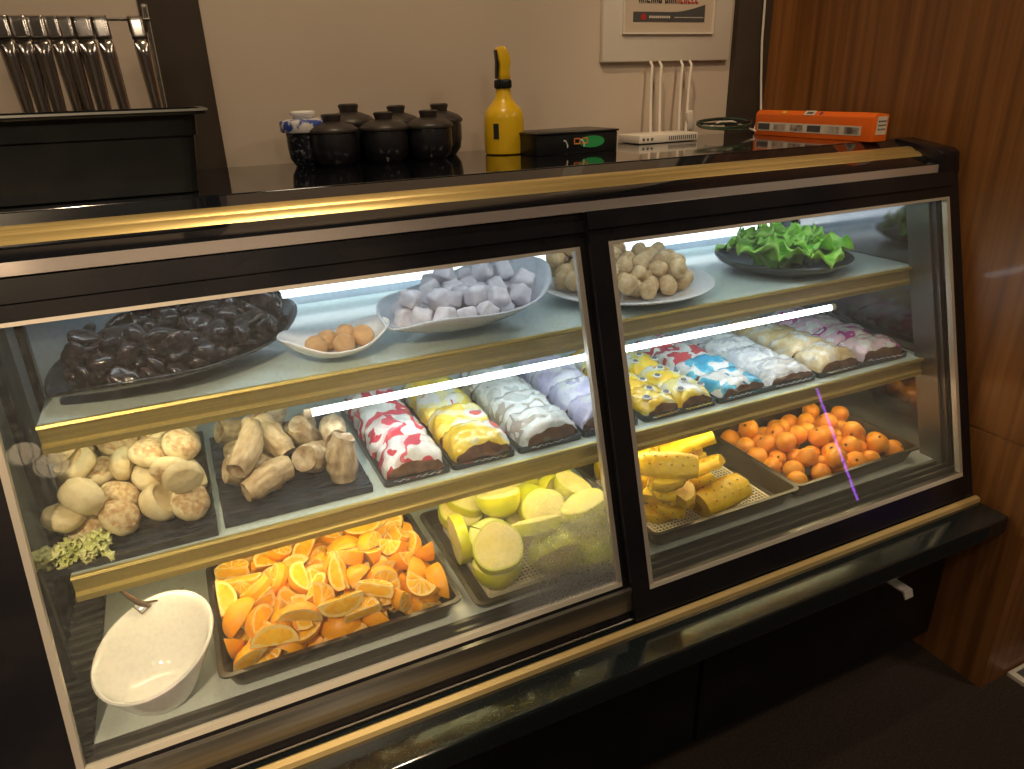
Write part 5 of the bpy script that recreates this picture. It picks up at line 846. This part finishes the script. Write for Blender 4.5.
for k in range(3):
    o = leaf_mesh(k*2.3+1, .105+.012*k, .048).build('lettuce_leaf', lettuce_m, solid=.0009)
    m_ = MB(); m_.tube([(-.058,0,-.002),(-.03,0,.0105),(0,0,.0185),(.03,0,.0125)], [.0042,.0034,.0022,.0010], 7); m_.build('rib', rib_m, o); LP.append(o)
rr = random.Random(21); ga = 2.399; n = 26
for i in range(n):
    o = LP[i] if i < 3 else copy_tree(LP[i % 3])
    q = i/(n-1); a = i*ga; d = .104*(1-q)**.6+.006; 
    o.location = (LC[0]+d*cos(a), LC[1]+d*sin(a), LC[2]+.020+.036*q+.006*rr.random())
    o.rotation_euler = (rr.uniform(-.5,.5), rr.uniform(-.55,.2), a+rr.uniform(-.6,.6)); s_ = rr.uniform(.72,1.0); o.scale = (s_,s_,s_*1.15)
    lab = 'crinkled green lettuce leaf lying in the heap on the black plate'
    if i == n-1: lab = 'topmost crinkled green lettuce leaf on the black plate'
    tag(o, lab, 'lettuce leaf', 'lettuce on the black plate')

SL = dict(bun='rectangular black slate platter under the heap of buns', roll='rectangular black slate platter under the brown rolls')
for k in SLATES: tag(slate_mb(*SLATES[k]).build('slate_platter', slate_m, sharp=35), SL[k], 'platter')
mb = MB(); rr = random.Random(31)
for i in range(60):
    c = Vector((-.262+.085*rr.random(), 1.012+.030*rr.random(), ZM+.014+.020*rr.random()))
    a = rr.uniform(0, 2*pi); el = rr.uniform(-.2,.6); L = rr.uniform(.02,.036); sd = rr.uniform(0,9)
    R_ = Matrix.Rotation(a,3,'Z') @ Matrix.Rotation(-el,3,'Y')
    mb.grid(lambda s, t: c + R_ @ Vector((L*(s-.5), .005*(2*t-1)*(1+.5*sin(14*s+sd)), .006*sin(pi*s)+.004*abs(2*t-1)*sin(20*s+sd))), 12, 3)
tag(mb.build('salad_garnish', frisee_m, solid=.0006), 'pale green frilly salad garnish at the front corner of the bun platter', 'garnish')

# ------------------------------------------------------------------ pans and bowl on the deck
PLAB = dict(orange='deep rectangular steel pan filled with orange wedges', guava='rectangular steel pan of green-skinned fruit pieces',
            pineapple='rectangular steel pan half full of yellow pineapple', loquat='rectangular steel pan of small round orange fruit')
for k, a in PANS.items():
    o = pan_mb(*a).build('food_pan', pan_m, solid=.0014, sharp=30); tag(o, PLAB[k], 'pan')
def drain_grid(k, label):
    x0, x1, y0, y1, zr, dep = PANS[k]; z = zr-dep+.0105; a = .034
    mb = MB(); nx, ny = 34, 27
    for i in range(nx+1):
        x = x0+a+(x1-x0-2*a)*i/nx; mb.span(x-.0014,x+.0014,y0+a,y1-a,z-.0015,z)
    for j in range(ny+1):
        y = y0+a+(y1-y0-2*a)*j/ny; mb.span(x0+a,x1-a,y-.0014,y+.0014,z-.0025,z-.0008)
    cx = (x0+x1)/2; mb.span(cx-.005,cx+.005,y0+a,y1-a,z-.004,z+.0006); cy = (y0+y1)/2
    for sx in (x0+a, x1-a): mb.span(sx-.003,sx+.003,y0+a,y1-a,z-.0075,z+.0005)
    for sy in (y0+a, y1-a): mb.span(x0+a,x1-a,sy-.003,sy+.003,z-.0075,z+.0005)
    tag(mb.build('drain_grid', M('cream_plastic',(.78,.70,.52),.45)), label, 'drain grid')
drain_grid('pineapple', 'cream plastic drain grid lying bare beside the pineapple'); drain_grid('guava', 'cream plastic drain grid under the green-skinned fruit')

t = thing('slant_bowl', 'white ceramic bowl with a slanted rim standing empty beside the oranges', 'bowl', (-.152,.975,.556))
def bl(rb, k, dz, din):
    out = []
    for i in range(48):
        a = 2*pi*i/48; h = (.084+.030*sin(a+.75))*k+dz
        r = .042+(.088-.042)*(k**.85) - din
        out.append((r*cos(a)+.002*k, r*sin(a)+.014*k, h))
    return out
mb = MB(); mb.loops([bl(0,0,0,.008), bl(0,0,.002,0)]+[bl(0,k/8,.002,0) for k in range(1,9)]+[bl(0,1,.0045,.002)]+[bl(0,k/8,.004,.0045) for k in range(8,0,-1)]+[bl(0,0,.010,.012), bl(0,0,.009,.03)], cap0=True, cap1=True)
mb.build('bowl_body', white_cer, t, sharp=60)
mb = MB(); pts = [at(118,588,1,1.06), at(130,597,1,1.062), at(140,603,1,1.064), at(150,606,1,1.066)]
mb.tube(pts, [.0022,.0042,.0048,.003], 7); mb.tube([pts[2], at(160,600,1,1.07), at(172,594,1,1.075), at(184,588,1,1.08)], [.002,.0018,.0014,.001], 6)
mb.tube([at(178,591,1,1.08), at(181,600,1,1.075), at(170,612,1,1.07)], .0009, 5); mb.tube([pts[3], at(142,614,1,1.06), at(132,606,1,1.06)], .0008, 5)
tag(mb.build('dry_twig', twig_m), 'dry dark twig lying across the rim of the white bowl', 'twig')

# ------------------------------------------------------------------ heaps of food
LAYOUT = json.loads(LAYOUT_JSON)
def heap(key, desc, cat, group, where, common, zoff=0., shift=(0,0,0)):
    """desc: per variant; where: dict of extremes -> wording"""
    protos = {}; items = LAYOUT[key]; ob = []
    for it in items:
        v = int(it[0])
        if v not in protos:
            main = None
            for nm, mb, mt, sh in VARIANTS[key][v]():
                o = mb.build(nm, [_m[q] for q in mt], main, sharp=sh)
                if main is None: main = o
            protos[v] = main; o = main
        else: o = copy_tree(protos[v])
        o.rotation_mode = 'QUATERNION'; o.location = Vector(it[1:4])+Vector((0,0,zoff))+Vector(shift); o.rotation_quaternion = it[4:8]
        ob.append((o, v))
    ext = {}
    fn = dict(top=lambda o: -o.location.z, left=lambda o: o.location.x, right=lambda o: -o.location.x, front=lambda o: o.location.y)
    for k, f in fn.items():
        if k in where:
            c = [q for q in ob if q[0].name not in ext]; o, v = min(c, key=lambda q: f(q[0])); ext[o.name] = where[k]
    for o, v in ob:
        tag(o, desc[v] + ' ' + ext.get(o.name, common), cat, group)
heap('orange', ['orange wedge with its rind on','orange wedge with its rind on','half-moon orange slice','half-moon orange slice'], 'orange piece', 'cut oranges in the pan',
     dict(top='topmost in the heap', left='nearest the white bowl', right='nearest the pan of green fruit', front='at the front wall of the pan'), 'lying amid the heaped orange pieces')
heap('guava', ['halved green-skinned fruit','thick slice of green-skinned fruit','wedge of green-skinned fruit','halved green-skinned fruit'], 'fruit piece', 'green-skinned fruit in the pan',
     dict(top='topmost in its pan', left='nearest the orange wedges', right='nearest the pineapple', front='at the front wall of its pan'), 'amid the others in its pan')
heap('pineapple', ['half-round yellow pineapple slice','pitted yellow pineapple slab','half-round yellow pineapple slice','pitted yellow pineapple slab'], 'pineapple piece', 'pineapple in the pan',
     dict(top='topmost in the pan', left='nearest the door frame', right='nearest the bare drain grid', front='nearest the glass'), 'amid the pineapple pile')
heap('loquat', ['small round orange fruit']*3, 'fruit', 'round orange fruit in the pan',
     dict(top='topmost of the pile', left='nearest the pineapple pan', right='nearest the mirrored end', front='nearest the glass'), 'within the pile in the steel pan')
heap('nuts', ['glossy dark brown nut','glossy dark brown nut','glossy dark brown nut','halved dark nut with paler cut face'], 'nut', 'dark nuts on the leaf platter',
     dict(top='topmost of the heap', left='at the low tip of the platter', right='at the raised tip beside the small dish', front='at the front edge of the platter'), 'amid the heap on the black platter')
heap('mochi', ['powdered white mochi cube']*3, 'mochi', 'mochi cubes on the leaf platter',
     dict(top='topmost of the heap', left='nearest the small white dish', right='nearest the raised tip of the platter', front='at the front edge of the platter'), 'amid the heap on the pale platter')
heap('plate', ['crumb-coated tan rice ball']*3, 'rice ball', 'rice balls on the round plate',
     dict(top='topmost of the pile', left='at the door-frame side of the plate', right='nearest the lettuce plate', front='at the front of the plate'), 'within the pile on the white plate', shift=PD)
heap('ball', ['brown cocoa-coloured ball'], 'ball', 'brown balls in the small dish',
     dict(top='sitting highest in the boat dish', left='nearest the dark nuts', right='nearest the mochi platter', front='at the front of the boat dish'), 'at the back of the boat dish')
heap('bun', ['cream bun with browned crackled top','cream bun showing its flat pale base','cream bun with browned crackled top','plain cream bun'], 'bun', 'buns on the slate platter',
     dict(top='topmost of the heap', left='nearest the end glass', right='nearest the brown rolls', front='nearest the salad garnish'), 'amid the heap on the slate')
heap('roll', ['wrinkled beige pastry roll']*3, 'pastry roll', 'pastry rolls on the slate platter',
     dict(top='topmost of the rolls', left='nearest the heap of buns', right='nearest the red packets', front='lying in front by itself'), 'amid the rolls on the slate')

# ------------------------------------------------------------------ wrapped packets on the middle shelf
def packet(w, l, h, seed, mats):
    mb = MB(); n = 18
    def f(a, b):
        t = a*pi; y = l*(b-.5); e = 1-.30*abs(2*b-1)**4
        x = -w/2*cos(t)*(1-.06*abs(2*b-1)**2); z = h*(sin(t)**.55)*e
        z *= 1+.14*noise.noise(Vector((x*28, y*40, seed))); 
        return (x*(1+.04*noise.noise(Vector((y*60, z*40, seed+3)))), y, max(.0005, z))
    mb.grid(f, n, 14, 0)
    for b, sg in ((0,-1),(1,1)):
        mb.grid(lambda a, k: Vector(f(a, b))*Vector((1,1,1)) if k == 0 else Vector((f(a,b)[0]*(1-.9*k), l*(b-.5)+sg*.006*k*(1-k)*3, f(a,b)[2]*(1-.85*k))), n, 4, 1)
    mb.grid(lambda a, k: (-w/2*cos(a*pi)*.94, l*(k-.5), .0006), n, 2, 0)
    bmesh.ops.remove_doubles(mb.bm, verts=mb.bm.verts, dist=.0002)
    mb.jitter(.0058, 55, seed); mb.jitter(.003, 150, seed+5)
    o = mb.build('snack_packet', mats, sharp=50)
    fl = MB()   # crimped film seal at the front end
    fl.grid(lambda s, t: (w*(s-.5)*.80, -l/2-.004-.006*t, .004+.004*t+.0022*sin(s*40)), 24, 2); fl.build('crimped_seal', mats[0], o, solid=.0005)
    return o
W_ = (.82,.84,.86)
PMS = dict(red=PM('film_red', [W_, (.66,.07,.11), (.78,.66,.70), W_, (.60,.04,.08)], 22), yellow=PM('film_yellow', [(.86,.60,.03), (.90,.70,.10), (.85,.80,.45), W_, (.70,.14,.12)], 22),
   silver=PM('film_silver', [(.55,.60,.62), W_, (.66,.72,.74), (.40,.36,.32), (.78,.82,.84)], 28), lav=PM('film_lavender', [(.52,.50,.74), (.62,.60,.82), (.74,.74,.88), W_, (.48,.44,.70)], 26),
   dots=PM('film_yellow_dots', [(.88,.55,.015), (.88,.66,.06), (.82,.74,.30), W_, (.75,.42,.02)], 18), blue=PM('film_blue', [(.04,.36,.62), (.10,.50,.74), W_, W_, (.06,.30,.55)], 26),
   crim=PM('film_crimson', [(.62,.06,.08), W_, (.70,.62,.62), (.50,.05,.08), W_], 24), white=PM('film_white', [W_, (.70,.72,.80), W_, (.55,.58,.66), (.80,.74,.70)], 30),
   tan=PM('film_tan', [(.62,.46,.22), (.72,.58,.34), (.80,.72,.55), W_, (.45,.30,.14)], 22), pink=PM('film_pink', [(.80,.62,.74), W_, (.78,.54,.70), (.50,.06,.34), W_], 26))
TX = M('tray_black', (.012,.014,.018), .28, coat=.3, col2=(.02,.022,.026), ns=14)
def stray(x0, x1, label, y0=1.026, y1=1.36):
    mb = MB(); mb.loops([rrect(x0,x1,y0,y1,.008,ZM+.0005), rrect(x0,x1,y0,y1,.008,ZM+.012), rrect(x0+.004,x1-.004,y0+.004,y1-.004,.006,ZM+.012), rrect(x0+.006,x1-.006,y0+.006,y1-.006,.006,ZM+.006)], cap0=True, cap1=True)
    tag(mb.build('serving_tray', TX, sharp=30), label, 'tray')
stray(.232,.350,'narrow black tray under the red and white packets'); stray(.354,.474,'narrow black tray under the yellow and red packets')
stray(.482,.612,'narrow black tray under the clear silver packets'); stray(.616,.740,'narrow black tray under the lavender packets')
stray(.752,.930,'black tray under the yellow dotted packets'); stray(.934,1.205,'black tray under the blue and white packets'); stray(1.212,1.495,'black tray under the tan and pink packets')
rr = random.Random(6); WORD = ['front of row','second in row','third in row','last in row']
def row(key, x0, x1, desc, h=.050, n=4, y0=1.034, y1=1.352, dots=False, names=None):
    w = x1-x0-.004; L = (y1-y0)/n; src = None
    for i in range(n):
        if src is None or i == 2 and src2 is None:
            o = packet(w, L*1.02, h, 3.1*x0*10+i*2+1, [PMS[key], film_brown])
            if src is None: src = o; src2 = None
            else: src2 = o
            if dots:
                d = MB()
                for q in range(3):
                    c = (w*(-.3+.3*q), L*(-.18+.3*(q % 2)), h*(1.0 if q == 1 else .90)+.0005)
                    d.lathe([(0,.0024),(.0085,.002),(.0095,0),(0,-.004)][::-1], 16, c, 0); d.lathe([(0,.0034),(.0062,.003),(.0066,.0)][::-1], 16, c, 1)
                d.build('round_badge', [white_l, M('badge_dark',(.10,.11,.12),.4)], o)
        else: o = copy_tree(src2 if (i == 3 and src2) else src)
        o.location = ((x0+x1)/2+rr.uniform(-.002,.002), y0+L*(i+.5), ZM+.0065+.002*i); o.rotation_euler = (radians(rr.uniform(1,6)), radians(rr.uniform(-3,3)), radians(rr.uniform(-5,5))); s_ = rr.uniform(.92,1.05); o.scale = (1,1,s_)
        tag(o, desc + ', ' + WORD[i], 'packet', 'wrapped packets on the middle shelf')
row('red',.236,.346,'red and white wrapped snack packet'); row('yellow',.358,.470,'yellow wrapped snack packet with red print'); row('silver',.486,.608,'clear silvery wrapped snack packet with brown filling')
row('lav',.620,.736,'lavender wrapped snack packet')
row('dots',.756,.840,'yellow dotted snack packet in the row by the door frame', .036, 4, dots=True); row('dots',.842,.926,'yellow dotted snack packet in the row by the blue packets', .036, 4, dots=True)
row('blue',.938,1.066,'bright blue and white packet', .036, 2, 1.034, 1.19); row('crim',.938,1.066,'crimson and white packet behind the blue ones', .038, 2, 1.194, 1.352)
row('white',1.070,1.201,'white and silver packet', .038, 4); row('tan',1.216,1.345,'tan boxy packet with cream patches', .042, 4); row('pink',1.350,1.488,'pink and white packet with purple print', .040, 4)

# ------------------------------------------------------------------ lamps of the room
lamp_m = M('lamp_diffuser', (1.,.80,.57), .5, es=CEIL_E)
for i, (x, y, lab) in enumerate(((-1.6,-.6,'on the end-glass side'),(.3,-1.5,'in the middle of the room'),(2.3,-.4,'by the wooden wall'))):
    t = thing('ceiling_lamp', 'round warm ceiling lamp '+lab, 'lamp', (x,y,2.8), group='round ceiling lamps')
    mb = MB(); mb.lathe([(0,-.001),(.20,-.001),(.205,-.03),(.19,-.04),(.188,-.03),(0,-.03)], 40); mb.build('lamp_ring', white_pl, t)
    mb = MB(); mb.lathe([(0,-.034),(.185,-.034),(.187,-.031),(0,-.0305)], 40); mb.build('diffuser', lamp_m, t)
lan_m = M('lantern_paper', (1.,.74,.44), .6, es=LANTERN_E)
for k, (px, py, dd, lab) in enumerate(((22,455,2.75,'the higher of the pair'),(50,467,2.45,'the lower of the pair'))):
    d = fw + rt*((px-512)/FPX) - up*((py-384.5)/FPX); tt = (GA+GB*CAMZ)/(d.y-GB*d.z); hit = CAM+d*tt
    d.normalize(); r_ = d-2*d.dot(nrm)*nrm; c = hit+r_*dd
    t = thing('paper_lantern', 'round cream paper lantern hanging in the room, '+lab, 'lantern', c, group='paper lanterns')
    mb = MB(); mb.ico(.066, 3, (0,0,0), (1,1,.78)); mb.build('shade', lan_m, t, sharp=80)
    mb = MB()
    for q in range(8):
        a = pi*q/4; mb.tube([(.0675*cos(a)*sin(b*pi/12), .0675*sin(a)*sin(b*pi/12), .0530*cos(b*pi/12)) for b in range(1,12)], .0022, 5)
    mb.build('ribs', ink, t)
    mb = MB(); mb.tube([(0,0,.050),(0,0,2.8-c.z)], .003, 6); mb.build('cord', ink, t)

def downlight(loc, aim, watt, ang, lab, col=(1.,.74,.46)):
    t = thing('downlight', 'small round spot lamp in the ceiling, '+lab, 'lamp', loc, group='ceiling spot lamps')
    mb = MB(); mb.lathe([(.045,.0),(.060,.0),(.060,-.006),(.047,-.008),(.043,.0)], 32); mb.build('lamp_ring', white_pl, t)
    mb = MB(); mb.lathe([(0,-.003),(.043,-.003),(.043,-.001),(0,-.001)], 28); mb.build('diffuser', M('spot_glass', (1.,.80,.55), .4, es=6.), t)
    ld = bpy.data.lights.new('spot_beam', 'SPOT'); ld.energy = watt; ld.color = col; ld.spot_size = radians(ang); ld.spot_blend = .7; ld.shadow_soft_size = .04
    lo = bpy.data.objects.new('spot_beam', ld); C.objects.link(lo); lo.parent = t; lo.location = (0,0,-.03)
    lo.rotation_mode = 'QUATERNION'; lo.rotation_quaternion = (Vector(aim)-Vector(loc)-Vector((0,0,-.03))).to_track_quat('-Z','Y')
for a in SPOTS: downlight(*a)
# a slim violet neon bar on the far side of the room, seen mirrored in the right-hand pane
def mirrored(px, py, dd):
    d = fw + rt*((px-512)/FPX) - up*((py-384.5)/FPX); tt = (GA+GB*CAMZ)/(d.y-GB*d.z); hit = CAM+d*tt
    d.normalize(); return hit+(d-2*d.dot(nrm)*nrm)*dd
a, b = mirrored(816,388,2.6), mirrored(857,500,2.6)
t = thing('neon_bar', 'slim violet neon bar across the room, mirrored in the glass', 'neon lamp', a)
mb = MB(); mb.tube([(0,0,0), tuple(b-a)], .006, 8); mb.build('neon_tube', M('neon_violet', (.45,.10,1.), .4, es=NEON_E), t)
mb = MB(); dn = (b-a).normalized(); mb.tube([tuple(dn*-.02),(0,0,0)], .010, 8); mb.build('neon_cap', black_pl, t)
mb = MB(); mb.tube([tuple(b-a), tuple(b-a+dn*.02)], .010, 8); mb.build('neon_cap', black_pl, t)
lo = min((a-dn*.02, b+dn*.02), key=lambda q: q.z)-a
mb = MB(); mb.tube([tuple(lo), (lo.x,lo.y,-a.z+.02)], .008, 8); mb.lathe([(0,0),(.10,0),(.10,.012),(.03,.02),(0,.02)][::-1], 24, (lo.x,lo.y,-a.z+.001)); mb.build('stand', black_pl, t)
# ------------------------------------------------------------------ world, camera, colour
w = bpy.data.worlds.new('World'); bpy.context.scene.world = w; w.use_nodes = True
w.node_tree.nodes['Background'].inputs[0].default_value = (1.,.82,.64,1); w.node_tree.nodes['Background'].inputs[1].default_value = .02
cd = bpy.data.cameras.new('Camera'); cam = bpy.data.objects.new('Camera', cd); C.objects.link(cam)
m4 = Matrix((( rt.x, up.x, -fw.x, 0),( rt.y, up.y, -fw.y, 0),( rt.z, up.z, -fw.z, CAMZ),(0,0,0,1)))
cam.matrix_world = m4; cd.sensor_width = 36; cd.lens = FPX/1024*36; cd.clip_start = .02
sc = bpy.context.scene; sc.camera = cam
sc.view_settings.view_transform = 'Standard'; sc.view_settings.look = 'None'; sc.view_settings.exposure = EXPO; sc.view_settings.gamma = 1; sc.view_settings.use_curve_mapping = False
sc.cycles.use_denoising = True; sc.cycles.max_bounces = 12; sc.cycles.transparent_max_bounces = 16; sc.cycles.sample_clamp_indirect = 4
